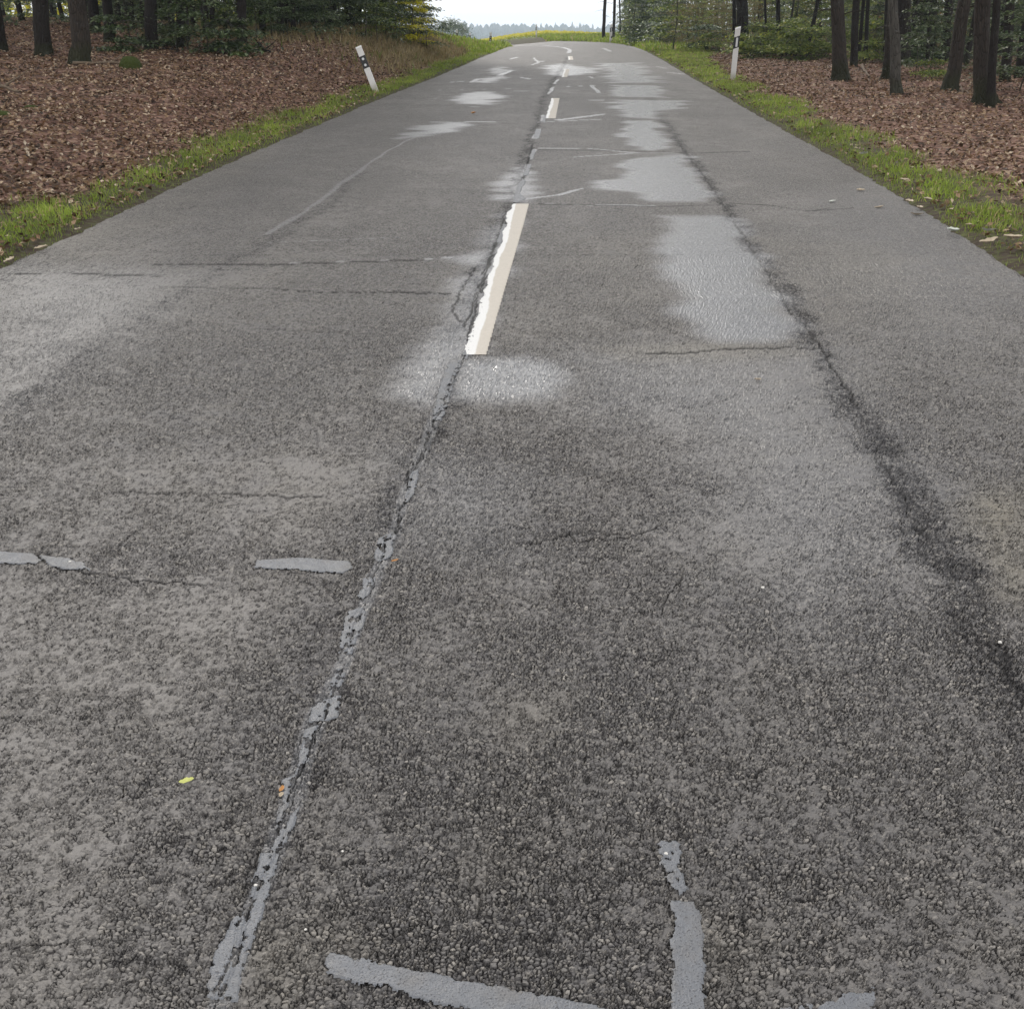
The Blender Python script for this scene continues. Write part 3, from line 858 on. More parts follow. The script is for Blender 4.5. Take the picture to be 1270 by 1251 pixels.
def leaf_litter(name, x, y, label):
    sdv = side(x, y); g, l, d, f = zones(x, y, sdv)
    k = (np.abs(sdv) > HALF + .1) & in_view(x, y) & (rng.random(len(x)) < (.20 + .80 * l + .45 * smooth(.35, .05, np.abs(sdv) - HALF)) * (1 - .75 * d))
    x, y, sdv = x[k], y[k], sdv[k]
    z = ground_z(x, y, sdv) + .012 + .02 * rng.random(len(x))
    n = len(x)
    size = (.034 + .036 * rng.random(n) + .02 * (rng.random(n) < .08)) * (1 + np.clip(y - 14, 0, 60) * .02)
    V, Fc, r_ = scatter(np.stack([x, y, z], 1), size, rng.random(n) * 6.28, rng.normal(0, .42, n), rng.normal(0, .42, n))
    o = link(name, mesh_np(name, V, Fc, {'rnd': r_}), None, M['litter'])
    tag(o, label, 'leaf litter', kind='stuff')
xx, yy = region(290000, -22, -2.6, 2.6, 60, 1.0)
leaf_litter('leaf_litter', xx, yy, 'reddish brown fallen beech leaves covering the left bank and wood floor')
xx, yy = region(190000, 3.1, 24, 2.6, 60, 1.0)
leaf_litter('leaf_litter', xx, yy, 'brown fallen leaves covering the wood floor on the right')

BL = np.array([(-.05, 0, 0), (.05, 0, 0), (.035, .13, .55), (-.035, .13, .55), (0, .42, 1.0)])
BLF = np.array([(0, 1, 2), (0, 2, 3), (3, 2, 4)])
def grass_blades(name, x, y, label, mat, hgt=(.05, .1), test=None, w=1.0):
    sdv = side(x, y)
    k = (np.abs(sdv) > HALF - .03) & in_view(x, y) & test(x, y, sdv)
    x, y, sdv = x[k], y[k], sdv[k]
    n = len(x)
    z = ground_z(x, y, sdv) - .005
    tuft = fbm(x * 4, y * 4, 51, 3)
    size = (hgt[0] + (hgt[1] - hgt[0]) * rng.random(n)) * (.45 + 1.1 * tuft) * (1 - .45 * smooth(.25, 0, np.abs(sdv) - HALF))
    sc = 1 + np.clip(y - 10, 0, 90) * .045
    R = rotm(rng.random(n) * 6.28, rng.normal(0, .3, n), rng.normal(0, .3, n))
    T = BL[None] * size[:, None, None]
    T = T.copy(); T[:, :, 0] *= (sc * w)[:, None] * 1.6
    V = np.einsum('nij,nkj->nki', R, T) + np.stack([x, y, z], 1)[:, None]
    Fc = (BLF[None] + (np.arange(n) * 5)[:, None, None]).reshape(-1, 3)
    rv = np.clip(.75 * fbm(x * 1.8, y * 1.8, 53, 4) + .35 * rng.random(n) - .05, 0, .9)
    rv = np.where(rng.random(n) < .06, 1.0, rv)
    o = link(name, mesh_np(name, V.reshape(-1, 3), Fc, {'rnd': np.repeat(rv, 5)}), None, mat)
    tag(o, label, 'grass', kind='stuff')
def t_grass(x, y, s):
    g = zones(x, y, s)[0]
    thin = smooth(.32, .48, fbm(x * 2.2, y * 2.2, 57, 3) + .12 * (np.abs(s) - HALF))
    return rng.random(len(x)) < g * (.12 + .88 * thin) * smooth(-.06, .14, np.abs(s) - HALF + .12 * (fbm(x * 5, y * 5, 59, 3) - .5))
xx, yy = region(290000, -6.2, .2, 2.2, 50, 1.0)
grass_blades('verge_grass', xx, yy, 'bright green grass strip along the left edge of the road', M['grass'], (.03, .085), t_grass, .62)
xx, yy = region(290000, 2.9, 8.2, 2.2, 48, 1.0)
grass_blades('verge_grass', xx, yy, 'patchy green grass verge along the right edge of the road', M['grass'], (.03, .085), t_grass, .62)
xx, yy = region(60000, -11, 1.0, 46, 76, 0)
grass_blades('verge_grass', xx, yy, 'sunny yellow-green grass inside the bend beyond the left bank', M['grass'], (.12, .28), lambda x, y, s: (zones(x, y, s)[0] > .3) & (s < 0), w=.7)
xx, yy = region(50000, 2.5, 16, 48, 112, 0)
grass_blades('verge_grass', xx, yy, 'far green verge on the outside of the bend at right', M['grass'], (.12, .26), lambda x, y, s: (zones(x, y, s)[0] > .3) & (s > 0), w=.7)
xx, yy = region(70000, -11, -1.5, 20, 58, 0)
grass_blades('dry_grass', xx, yy, 'straw coloured dry grass on the cutting slope under the left wood edge', M['drygrass'], (.10, .24), lambda x, y, s: (s < 0) & (rng.random(len(x)) < zones(x, y, s)[2] * .9), w=.6)

# ------------------------------------------------------------------ trees
def tube(P, R_, n=10, lob=0, seed=0):
    P = np.array(P, float); k = len(P)
    D = np.gradient(P, axis=0); D /= np.linalg.norm(D, axis=1)[:, None]
    up = np.array([0, 1., 0]) if abs(D[0][2]) > .7 else np.array([0, 0, 1.])
    A = np.cross(D, up); A /= np.linalg.norm(A, axis=1)[:, None]; B = np.cross(D, A)
    th = np.arange(n) * 2 * math.pi / n
    rr = np.array(R_)[:, None] * np.ones(n)
    if lob:
        z = P[:, 2][:, None]
        rr = rr * (1 + lob * np.exp(-z / .22) * (.55 + .45 * np.cos(th * 5 + seed)) + .05 * np.sin(th * 3 + z * 1.7 + seed) + .03 * np.sin(th * 7 - z * 3))
    V = P[:, None] + rr[:, :, None] * (np.cos(th)[None, :, None] * A[:, None] + np.sin(th)[None, :, None] * B[:, None])
    I = np.arange(k * n).reshape(k, n); J = np.roll(I, -1, 1)
    Q = np.stack([I[:-1], J[:-1], J[1:], I[1:]], -1).reshape(-1, 4)
    return V.reshape(-1, 3), Q
def trunk_mesh(name, r, h, seed, limbs=5, fork=False, mat=None, flare=.65):
    rn = random.Random(seed)
    zs = [-.25, 0, .08, .18, .32, .5, .8, 1.2, 1.7, 2.3, 3, 4, 5.5, 7.5, 10, h]
    P = []; wx = wy = 0
    for z in zs:
        if z > .3: wx += rn.gauss(0, .020) * (1 + z * .12); wy += rn.gauss(0, .020) * (1 + z * .12)
        P.append((wx, wy, z))
    R_ = [r * (1 - .72 * max(0, z) / h) for z in zs]
    parts = [tube(P, R_, 16, flare, seed)]
    for k in range(limbs):
        z0 = rn.uniform(3.8, h * .8); a = rn.uniform(0, 6.28); L = rn.uniform(1.5, 3.6)
        bx = np.interp(z0, zs, [p[0] for p in P]); by = np.interp(z0, zs, [p[1] for p in P])
        pts = [(bx + math.cos(a) * L * t, by + math.sin(a) * L * t, z0 + L * (.55 * t + .3 * t * t)) for t in (0, .25, .5, .75, 1)]
        rr = r * .32
        parts.append(tube(pts, [rr, rr * .8, rr * .6, rr * .4, rr * .15], 6))
    for k in range(4):   # dead twigs low down
        z0 = rn.uniform(1.0, 3.2); a = rn.uniform(0, 6.28); L = rn.uniform(.4, 1.3)
        bx = np.interp(z0, zs, [p[0] for p in P]); by = np.interp(z0, zs, [p[1] for p in P])
        pts = [(bx + math.cos(a) * L * t, by + math.sin(a) * L * t + .1 * t * t, z0 + L * (.25 * t - .35 * t * t)) for t in (0, .33, .66, 1)]
        parts.append(tube(pts, [.016, .012, .008, .003], 5))
    V, Q = join_np(parts)
    me = mesh_np(name, V, Q, None, True); me.materials.append(mat)
    return me
def crown_mesh(name, h0, h1, rad_, n, seed, mat, size=.22):
    r0 = np.random.default_rng(seed)
    k = 26
    cz = r0.uniform(h0, h1, k); f = np.sin(np.clip((cz - h0) / (h1 - h0), .06, .97) * math.pi) ** .6
    a = r0.uniform(0, 6.28, k); rr = rad_ * f * np.sqrt(r0.random(k))
    C = np.stack([np.cos(a) * rr, np.sin(a) * rr, cz], 1)
    i = r0.integers(0, k, n)
    P = C[i] + r0.normal(0, 1, (n, 3)) * np.array([.65, .65, .4])
    V, Fc, _ = scatter(P, size * (.7 + .6 * r0.random(n)), r0.random(n) * 6.28, r0.normal(0, .6, n), r0.normal(0, .6, n), LEAF2, LEAF2F)
    me = mesh_np(name, V, Fc, {'rnd': np.repeat(r0.random(n) * .9, 4)}); me.materials.append(mat)
    return me
TR = [trunk_mesh('trunk', .17, 15, 1, mat=M['bark']), trunk_mesh('trunk', .17, 16, 2, mat=M['bark'], flare=1.0), trunk_mesh('trunk', .17, 15, 3, mat=M['barkdark'], flare=.3),
      trunk_mesh('trunk', .17, 14, 4, mat=M['barkdark'], flare=.38), trunk_mesh('trunk', .17, 15, 5, mat=M['barkgrey'], flare=.6)]
CR = [crown_mesh('crown', 4.5, 15, 3.0, 1500, 1, M['green']), crown_mesh('crown', 5, 16, 3.4, 1500, 2, M['green']), crown_mesh('crown', 4, 14, 2.6, 1300, 3, M['olive'])]
def where(px, y):
    L = [(60, 'at the left picture edge'), (140, 'behind the stout brown trunk'), (215, 'behind the mossy stump'), (275, 'behind the low leafy beech branches'), (335, 'above the dark mossy hump'), (385, 'by the close pair of trunks'), (425, 'left of the bank crest trunk'), (470, 'behind the leaning post'), (600, 'near the yellow shrub'),
         (790, 'beside the far white post'), (830, 'where the wood meets the bend'), (865, 'in the far leafy wall'), (897, 'left of the massive oak'), (935, 'behind the massive oak'), (980, 'by the straight black trunk'), (1030, 'left of the thick straight trunk'), (1075, 'behind the thick straight trunk'), (1130, 'behind the slender left leaning trunk'), (1195, 'behind the right leaning trunk'), (1240, 'behind the stout mossy trunk'), (2000, 'at the right picture edge')]
    w = next(t for q, t in L if px < q)
    far = px < 600
    d = ('in front', 'midway back', 'far back')[(y > (38 if far else 48)) + (y > (50 if far else 66))]
    return w + ', ' + d
def tree(px, y, diam, label, kind=0, lean=(0, 0), group=None, name='oak_tree', cat='tree', x=None, crown=True):
    X = at(px, y) if x is None else x
    z = hz(X, y)
    e = empty(name, (X, y, z), (rad(lean[1]), rad(lean[0]), random.random() * 6.28 if lean == (0, 0) else 0))
    if group and x is None: label = ('thin ' if diam < .15 else 'dark ' if diam < .24 else 'stouter ') + ('reddish ' if kind == 0 else 'grey ' if kind == 4 else '') + 'trunk ' + where(px, y)
    tag(e, label, cat, group)
    t = link('trunk', TR[kind], e); s = diam / .34
    t.scale = (s, s, 1); t.rotation_euler = (0, 0, random.random() * 6.28)
    if crown and (X < 0 or random.random() < .55):
        c_ = link('crown', CR[random.randrange(3)], e); c_.rotation_euler = (0, 0, random.random() * 6.28); k = random.uniform(.8, 1.15); c_.scale = (k, k, 1)
    return e
# right hand wood, from the picture's right edge inwards
tree(1218, 17.5, 0.24, 'stout mossy trunk near the right edge, joined at its foot by a thinner stem', 1, (-12, 0))
tree(1227, 17.2, 0.12, 'thin dark stem growing against the foot of the stout mossy trunk at right', 3, (-8, 0))
tree(1176, 20.6, 0.24, 'trunk leaning right with a flared mossy foot, third from the right edge', 0, (0.5, 0))
tree(1111, 19.8, 0.17, 'slender grey trunk leaning left, in front of a wider mossy one', 4, (-14, 0))
tree(1101, 25.5, 0.22, 'trunk with broad mossy foot behind the slender left leaning one', 1, (-3, 0))
tree(1042, 24.0, 0.29, 'thick straight trunk with flared foot at the edge of the right leaves', 0, (-11, 0))
tree(1058, 31, 0.20, 'dark trunk just behind the thick straight one on the right', 3, (-5, 0))
tree(1072, 34, 0.12, 'thin dark trunk in the gap right of the thick straight one', 2, (-6, 0))
tree(1118, 31, 0.35, 'broad black trunk in shade above the mossy foot', 3, (-5, 0))
tree(1138, 36, 0.22, 'dark trunk between the black broad one and the right leaning one', 2, (-5, 0))
tree(1170, 33, 0.24, 'shaded trunk partly behind the right leaning trunk', 3, (-4, 0))
tree(1196, 31, 0.16, 'narrow trunk in the gap between the two mossy trunks at right', 2, (3, 0))
tree(1243, 22.5, 0.19, 'dark trunk close to the right picture edge', 3, (-6, 0))
tree(1263, 24.5, 0.22, 'dark trunk at the very right picture edge', 3, (-5, 0))
tree(920, 41, 0.45, 'massive dark oak trunk standing right behind the upright white post', 3, (-7, 0))
tree(911, 42.5, 0.16, 'curved dark stem rising beside the massive oak behind the post', 2, (-7, 0))
tree(965, 40, 0.16, 'straight thin black trunk, first right of the massive oak', 2, (-6, 0))
tree(950, 46, 0.10, 'thin slanting stem between the massive oak and the black trunk', 2, (-8, 0))
tree(975, 44, 0.09, 'very thin stem close behind the straight black trunk', 4, (3, 0))
tree(1000, 39, 0.14, 'slim dark trunk leaning right, midway to the thick straight one', 2, (6, 0))
tree(1016, 44, 0.12, 'thin trunk a little left of the thick straight one', 3, (-6, 0))
tree(748.5, 78, 0.24, 'outermost dark trunk of the right wood at the bend', 2)
tree(760, 80, 0.22, 'second dark trunk at the bend, behind the far white post', 3)
for i, (px, yy_, dd) in enumerate([(769, 84, .14), (775, 92, .28), (779, 82, .10), (793, 90, .3), (797, 80, .12), (810, 72, .26), (813, 86, .14), (827, 78, .24), (831, 68, .09), (846, 75, .3), (851, 66, .12), (864, 62, .22), (872, 68, .3), (880, 58, .22), (888, 64, .3), (897, 60, .25), (940, 62, .3), (985, 60, .3), (1030, 52, .3), (1085, 48, .3), (1150, 48, .35), (1215, 44, .3), (1235, 36, .25)]):
    tree(px, yy_, dd, 'slim trunk among the crowded far trees of the right wood', random.choice([2, 3, 4, 0]), (random.uniform(-6, -1), 0), 'far trees of the right wood')
# left hand wood, from the picture's left edge inwards
tree(6, 23, 0.35, 'thick black trunk at the left picture edge', 3, (6, 0))
tree(62, 22.5, 0.30, 'dark trunk between the two bright yellow gaps at left', 3, (6, 0))
tree(106, 20.5, 0.32, 'stout brown trunk nearest the road on the left bank', 0, (7, 0))
tree(125, 28, 0.19, 'dark trunk half hidden behind the stout brown one', 2, (5, 0))
tree(88, 34, 0.13, 'thin trunk in the bright gap left of the stout brown one', 2, (-3, 0))
tree(38, 33, 0.16, 'reddish thin trunk splitting the yellow gap at far left', 3, (-3, 0))
tree(143, 26, 0.22, 'dark trunk behind the mossy stump', 2, (4, 0))
tree(194, 24, 0.26, 'broad dark trunk with red tinge, right of the mossy stump', 3, (6, 0))
tree(229, 25, 0.16, 'dark slim trunk just right of the pale leaning sapling stem', 2, (6, 0))
tree(262, 28, 0.17, 'dark trunk behind the low leafy beech branches', 2, (4, 0))
tree(305, 27, 0.22, 'dark trunk above the right end of the leafy branches', 3, (4, 0))
tree(330, 30, 0.14, 'thin dark trunk in the middle of the left wood edge', 2, (3, 0))
tree(352, 31, 0.19, 'dark trunk, the left of a close pair in the left wood', 3, (4, 0))
tree(368, 32, 0.14, 'dark trunk, the right of a close pair in the left wood', 2, (3, 0))
tree(393, 34, 0.19, 'dark trunk left of the bank crest trunk', 3, (3, 0))
tree(415, 36, 0.13, 'thin dark trunk close to the bank crest', 2)
tree(438, 38, 0.19, 'dark leaning trunk on the bank crest above the leaning post', 3, (2.5, 0))
tree(449, 39, 0.10, 'thinner trunk touching the one above the leaning post', 2, (4, 0))
for i in range(60):
    px = random.uniform(-20, 500); yy_ = random.uniform(38, 66)
    if 12 < px < 52 or 76 < px < 94: continue
    if px > 440: yy_ = random.uniform(40, 48)
    tree(px, yy_, random.uniform(.14, .3), 'slim dark trunk deep inside the left wood', random.choice([2, 3]), (random.uniform(0, 6), 0), 'trunks in the left wood')
for i in range(14):
    tree(random.uniform(1055, 1275), random.uniform(30, 46), random.uniform(.10, .2), 'x', random.choice([2, 3]), (random.uniform(-8, 0), 0), 'shaded trunks of the right wood')
for i in range(20):
    px = 118 + i * 16.5 + random.uniform(-5, 5)
    tree(px, random.uniform(26.5, 32) + max(0, px - 240) * .055, random.uniform(.10, .19), 'thin dark trunk among the front rows of the left wood', random.choice([2, 3]), (random.uniform(1, 6), 0), 'trunks in the left wood')
# neighbours outside the frame that shade the wood floor
for (X, Y) in [(-14, 14), (-11, 9), (-16, 20), (-9.5, 3), (-15, 4), (11, 13), (13, 8), (10, 3), (15, 17), (18, 24), (-20, 12), (-22, 26), (20, 12), (16, 30), (21, 36), (9.5, -4), (-9.5, -5)]:
    tree(0, Y, .35, 'tree of the roadside wood beyond the picture edge', random.choice([0, 3]), (0, 0), 'trees beside the picture', x=X)

# ------------------------------------------------------------------ saplings and bushes
def spray_mesh(name, seed, h, spread, n, mat, leaf=.105, low=.35, layers=9):
    r0 = np.random.default_rng(seed)
    Ps, yaw, pit, rol = [], [], [], []
    for k in range(layers):
        z = low + (h - low) * k / layers + r0.uniform(-.1, .1)
        nb = 4
        for b in range(nb):
            a = r0.uniform(0, 6.28); L = spread * r0.uniform(.5, 1.1) * (1.05 - .55 * k / layers)
            m = int(n / (layers * nb))
            t = r0.random(m) ** .7
            sdw = r0.normal(0, .13, m) * (1 + t)
            x_ = np.cos(a) * L * t - np.sin(a) * sdw; y_ = np.sin(a) * L * t + np.cos(a) * sdw
            z_ = z + .18 * L * t - .30 * L * t * t + r0.normal(0, .035, m)
            Ps.append(np.stack([x_, y_, z_], 1)); yaw.append(a - 1.57 + r0.normal(0, .7, m)); pit.append(r0.normal(-.25, .3, m)); rol.append(r0.normal(0, .35, m))
    P = np.concatenate(Ps); m = len(P)
    V, Fc, _ = scatter(P, leaf * (.7 + .6 * r0.random(m)), np.concatenate(yaw), np.concatenate(pit), np.concatenate(rol), LEAF2, LEAF2F)
    me = mesh_np(name, V, Fc, {'rnd': np.repeat(r0.random(m), 4)}); me.materials.append(mat)
    return me
def stem_mesh(seed, h, r=.018):
    rn = random.Random(seed); P = [(0, 0, -.1)]
    for k in range(1, 9): P.append((P[-1][0] + rn.gauss(0, .03), P[-1][1] + rn.gauss(0, .03), h * k / 8))
    parts = [tube(P, [r * (1 - .09 * k) for k in range(9)], 6)]
    for k in range(9):
        z0 = h * rn.uniform(.2, .95); a = rn.uniform(0, 6.28); L = rn.uniform(.4, .9)
        parts.append(tube([(math.cos(a) * L * t, math.sin(a) * L * t, z0 + .18 * L * t - .28 * L * t * t) for t in (0, .4, .7, 1)], [.008, .006, .004, .002], 4))
    V, Q = join_np(parts)
    me = mesh_np('stem', V, Q, None, True); me.materials.append(M['barkgrey'])
    return me
FO = {'green': [spray_mesh('foliage', s, 2.8, 1.25, 2000, M['green']) for s in (11, 12, 13)],
      'lime': [spray_mesh('foliage', s, 2.4, 1.1, 1800, M['lime'], .085) for s in (14, 15)],
      'olive': [spray_mesh('foliage', s, 2.6, 1.2, 1800, M['olive'], .085) for s in (16, 17)],
      'yellow': [spray_mesh('foliage', 18, 2.8, .8, 2200, M['yellow'], .09)],
      'low': [spray_mesh('foliage', s, .75, .8, 1200, M['lime'], .09, .04, 4) for s in (19, 20)],
      'lowgreen': [spray_mesh('foliage', s, .9, .9, 1400, M['green'], .10, .04, 4) for s in (21, 22)]}
ST = [stem_mesh(1, 3.0), stem_mesh(2, 2.6), stem_mesh(3, 2.9)]
def bush(px, y, kind, label, group=None, s=1.0, x=None, name='beech_sapling', cat='sapling', lean=0):
    X = at(px, y) if x is None else x
    e = empty(name, (X, y, hz(X, y)), (0, rad(lean), random.random() * 6.28 if not lean else 0)); e.scale = (s, s, s * random.uniform(.9, 1.1))
    if group: label = {'green': 'dark green', 'lime': 'light green', 'olive': 'olive', 'low': 'low light green', 'lowgreen': 'low dark green', 'yellow': 'yellow'}[kind] + (' leafy ' if s < 1.15 else ' tall leafy ') + cat + ' ' + where(px, y)
    tag(e, label, cat, group)
    link('stem', ST[random.randrange(3)] if kind not in ('low', 'lowgreen') else STL, e)
    link('foliage', random.choice(FO[kind]), e)
    return e
STL = stem_mesh(5, .7, .012)
# left
bush(238, 24.5, 'green', 'beech sapling with layered leafy sprays left of the low branches', s=.8)
bush(262, 23.6, 'green', 'beech sapling reaching low pale leaf sprays over the bank', s=.75)
bush(292, 24.2, 'lowgreen', 'low beech bush with whitish shining leaves beside the mossy hump', s=1.1)
bush(222, 25.8, 'lowgreen', 'small leafy beech bush at the foot of the slim trunk', s=.8)
bush(155, 23.5, 'lowgreen', 'small dark bush right behind the mossy stump', s=.9)
bush(170, 26, 'green', 'dark leafy sapling over the mossy stump', s=.8)
bush(514, 38.5, 'yellow', 'bright yellow shrub at the open end of the left wood', name='yellow_shrub', cat='shrub', s=.9)
bush(527, 40, 'yellow', 'smaller yellow shrub touching the bright yellow one', name='yellow_shrub', cat='shrub', s=.7)
bush(530, 39.5, 'green', 'dark green shrub, outermost of the left wood edge', name='shrub', cat='shrub', s=.8)
for (px, Y, k, s) in [(455, 33, 'green', .8), (470, 35, 'lime', .8), (480, 37, 'green', .9), (492, 37, 'green', .8), (500, 40, 'lime', .8), (508, 41, 'green', .9), (465, 39, 'green', 1.1), (486, 42, 'green', 1.1), (514, 45, 'green', 1.1), (505, 46, 'olive', 1.1),
                      (425, 33, 'green', .8), (408, 32, 'green', .7), (395, 30, 'green', .7), (378, 33, 'green', .9), (360, 29, 'green', .6), (342, 29.5, 'green', .8), (322, 28, 'green', .7), (310, 30, 'lime', .8), (430, 38, 'lime', 1.0), (400, 38, 'green', 1.1), (370, 38, 'lime', 1.1), (340, 36, 'green', 1.1), (300, 34, 'green', 1.1)]:
    bush(px, Y, k, 'leafy young beech along the crest of the left bank', 'saplings in the left wood', s)
for i in range(46):
    px = random.uniform(110, 500); Y = random.uniform(30, 62)
    if px > 430: Y = random.uniform(38, 48)
    bush(px, Y, random.choice(['green', 'green', 'lime', 'green']), 'young beech deep inside the left wood', 'saplings in the left wood', random.uniform(.9, 1.4))
for (px, Y) in [(-5, 30), (20, 52), (45, 55), (58, 32), (110, 31), (130, 34), (75, 50)]:
    bush(px, Y, 'green', 'dark young beech deep at the left picture edge', 'saplings in the left wood', .8)
# right
bush(1150, 27, 'green', 'beech sapling with drooping sprays between the leaning trunks on the right', s=.8)
bush(1135, 25.5, 'green', 'low leafy sapling right of the slender leaning trunk', s=.62)
bush(1155, 24.5, 'low', 'yellowish bramble at the foot of the right leaning trunk', s=.7, name='bramble', cat='bush')
bush(1262, 20.5, 'green', 'leafy twig sapling at the right picture edge', s=.75)
bush(1240, 27, 'green', 'dark sapling behind the stout mossy trunk at right', s=.9)
for (px, Y, k, s) in [(782, 74, 'green', 1.0), (790, 70, 'green', 1.1), (800, 68, 'lowgreen', 2.2), (812, 66, 'green', 1.2), (822, 64, 'green', 1.2), (836, 62, 'olive', 1.2), (848, 58, 'olive', 1.1), (860, 56, 'green', 1.0), (872, 54, 'olive', 1.1), (886, 52, 'lime', 1.0), (898, 50, 'olive', 1.0), (940, 48, 'olive', 1.0), (955, 47, 'lime', .9), (985, 46, 'lime', 1.0), (1010, 44, 'olive', .9), (1028, 42, 'lime', 1.0), (1060, 42, 'lime', 1.0), (1080, 40, 'green', 1.0), (1095, 42, 'lime', 1.0), (1140, 40, 'green', 1.0), (1185, 36, 'green', .9), (1215, 36, 'green', .9), (805, 60, 'lowgreen', 1.6), (815, 57, 'green', .7), (825, 55, 'lowgreen', 1.5), (838, 54, 'olive', .8), (850, 50, 'olive', .9), (862, 49, 'olive', .8), (875, 46, 'lowgreen', 1.2), (890, 47, 'olive', .9), (882, 44, 'low', 1.0),
                      (925, 38, 'low', 1.3), (970, 37, 'low', 1.4), (1000, 36, 'low', 1.3), (935, 41, 'low', 1.5), (948, 40, 'low', 1.4), (958, 43, 'low', 1.5), (975, 39, 'low', 1.4), (990, 40, 'low', 1.5), (1005, 38, 'low', 1.3), (1020, 37, 'low', 1.2), (985, 36, 'low', 1.2), (945, 38, 'low', 1.1), (1065, 36, 'low', 1.3), (1085, 36, 'low', 1.5), (1072, 33, 'low', 1.0), (1130, 33, 'lowgreen', 1.3), (1160, 34, 'lowgreen', 1.4)]:
    bush(px, Y, k, 'low leafy bush at the foot of the trees right of the road', 'low bushes under the right wood', s, name='bush', cat='bush')
for i in range(74):
    px = random.uniform(770, 1290); Y = random.uniform(42, 82) if px > 830 else random.uniform(62, 95)
    if px > 1080: Y = random.uniform(34, 60)
    bush(px, Y, random.choice(['olive', 'green', 'lime', 'lime', 'green', 'olive']), 'young tree in the undergrowth of the right wood', 'undergrowth saplings in the right wood', random.uniform(.9, 1.6))

# thicket that closes the woods at the back
def thicket(name, n, x0, x1, y0, y1, h, size, mat, label, seed, keep=None):
    r0 = np.random.default_rng(seed)
    x = r0.uniform(x0, x1, n); y = r0.uniform(y0, y1, n)
    if keep is not None: q = keep(x, y); x, y = x[q], y[q]
    n = len(x)
    z = ground_z(x, y) + h * r0.random(n) ** 1.1
    q = fbm(x * .8 + z * .5, y * .5 + z * .9, seed, 3) > .42
    x, y, z = x[q], y[q], z[q]; n = len(x)
    V, Fc, r_ = scatter(np.stack([x, y, z], 1), size * (.6 + .8 * r0.random(n)), r0.random(n) * 6.28, r0.normal(.3, .6, n), r0.normal(0, .6, n), LEAF2, LEAF2F)
    tag(link(name, mesh_np(name, V, Fc, {'rnd': r_}), None, mat), label, 'undergrowth', kind='stuff')
def gap(x, y):
    zc = y * .908 + .5; px = 635 + x * F / zc
    return ~(((px > 24) & (px < 53)) | ((px > 72) & (px < 94))) & (px < 520)
thicket('thicket', 42000, -62, -6, 50, 74, 6.0, .30, M['lime'], 'dark green thicket closing the back of the left wood', 5, gap)
thicket('thicket', 34000, -70, -20, 76, 84, 8.0, .45, M['yellow'], 'sunlit yellow foliage seen through gaps at the back of the left wood', 6)
thicket('thicket', 26000, 9, 70, 84, 104, 6.0, .34, M['olive'], 'autumn coloured thicket closing the back of the right wood', 7)
thicket('thicket', 26000, 17, 70, 56, 80, 6.5, .30, M['lime'], 'light green thicket between the trunks of the right wood', 8)

# ------------------------------------------------------------------ marker posts
def prism(outline, z0, z1):
    n = len(outline)
    V = [(a, b, z0(a, b) if callable(z0) else z0) for a, b in outline] + [(a, b, z1(a, b) if callable(z1) else z1) for a, b in outline]
    Fq = [tuple(range(n))[::-1], tuple(range(n, 2 * n))] + [(i, (i + 1) % n, n + (i + 1) % n, n + i) for i in range(n)]
    return V, Fq
def pyobj(name, V, Fq, parent, mat, bevel=0):
    me = bpy.data.meshes.new(name); me.from_pydata(V, [], Fq); me.update()
    o = link(name, me, parent, mat)
    if bevel:
        b = o.modifiers.new('bevel', 'BEVEL'); b.width = bevel; b.segments = 2
    return o
def outline(g=0.):
    # rounded triangular section, flat face towards the driver (-y)
    return [(-.058 - g, -.045 - g), (.058 + g, -.045 - g), (.062 + g, -.03), (.035 + g, .03), (.012, .055 + g), (-.012, .055 + g), (-.035 - g, .03), (-.062 - g, -.03)]
def post(X, Y, label, h, sl, refl, lean=(0, 0), yaw=0, flip=1, zadd=0):
    e = empty('delineator_post', (X, Y, hz(X, Y) + zadd), (rad(lean[1]), rad(lean[0]), rad(yaw)))
    tag(e, label, 'marker post', 'white roadside marker posts')
    tilt = lambda base: (lambda a, b: base + sl * flip * a)
    pyobj('post_body', *prism(outline(), -.15, tilt(h - .03)), e, M['white'], .004)
    pyobj('post_cap', *prism(outline(.002), tilt(h - .0295), tilt(h)), e, M['cap'], .004)
    bd = pyobj('black_band', *prism(outline(.003), tilt(h - .43), tilt(h - .19)), e, M['black'])
    if refl == 'round':
        for zc_ in (h - .25, h - .37):
            V = [(0, -.054, zc_)] + [(.024 * math.cos(t), -.0525, zc_ + .024 * math.sin(t)) for t in np.linspace(0, 6.28, 15)[:-1]] + [(.026 * math.cos(t), -.047, zc_ + .026 * math.sin(t)) for t in np.linspace(0, 6.28, 15)[:-1]]
            Fq = [(0, 1 + (k + 1) % 14, 1 + k) for k in range(14)] + [(1 + k, 1 + (k + 1) % 14, 15 + (k + 1) % 14, 15 + k) for k in range(14)]
            pyobj('reflector', V, Fq, bd, M['reflector'])
    else:
        pyobj('reflector', *prism([(-.020, -.0535), (.024, -.0535), (.024, -.047), (-.020, -.047)], h - .405, h - .215), bd, M['reflector'], .002)
    return e
post(at(466.5, 22.3), 22.3, 'white marker post leaning left over the left verge, two round reflectors', .90, .0, 'round', (-21, -8), 0)
post(at(908, 25.5), 25.5, 'upright white marker post with slanted black band on the right verge', 1.10, .35, 'bar', (1.2, 0), 0)
post(at(757, 72), 72, 'far white marker post in front of the last trunks at the bend', 1.05, .3, 'bar', (.5, 0)).scale = (1.3, 1.3, 1)
post(at(665, 95), 95, 'tiny white marker post in front of the yellow flowers', .95, .3, 'bar', (0, 0), zadd=.10)
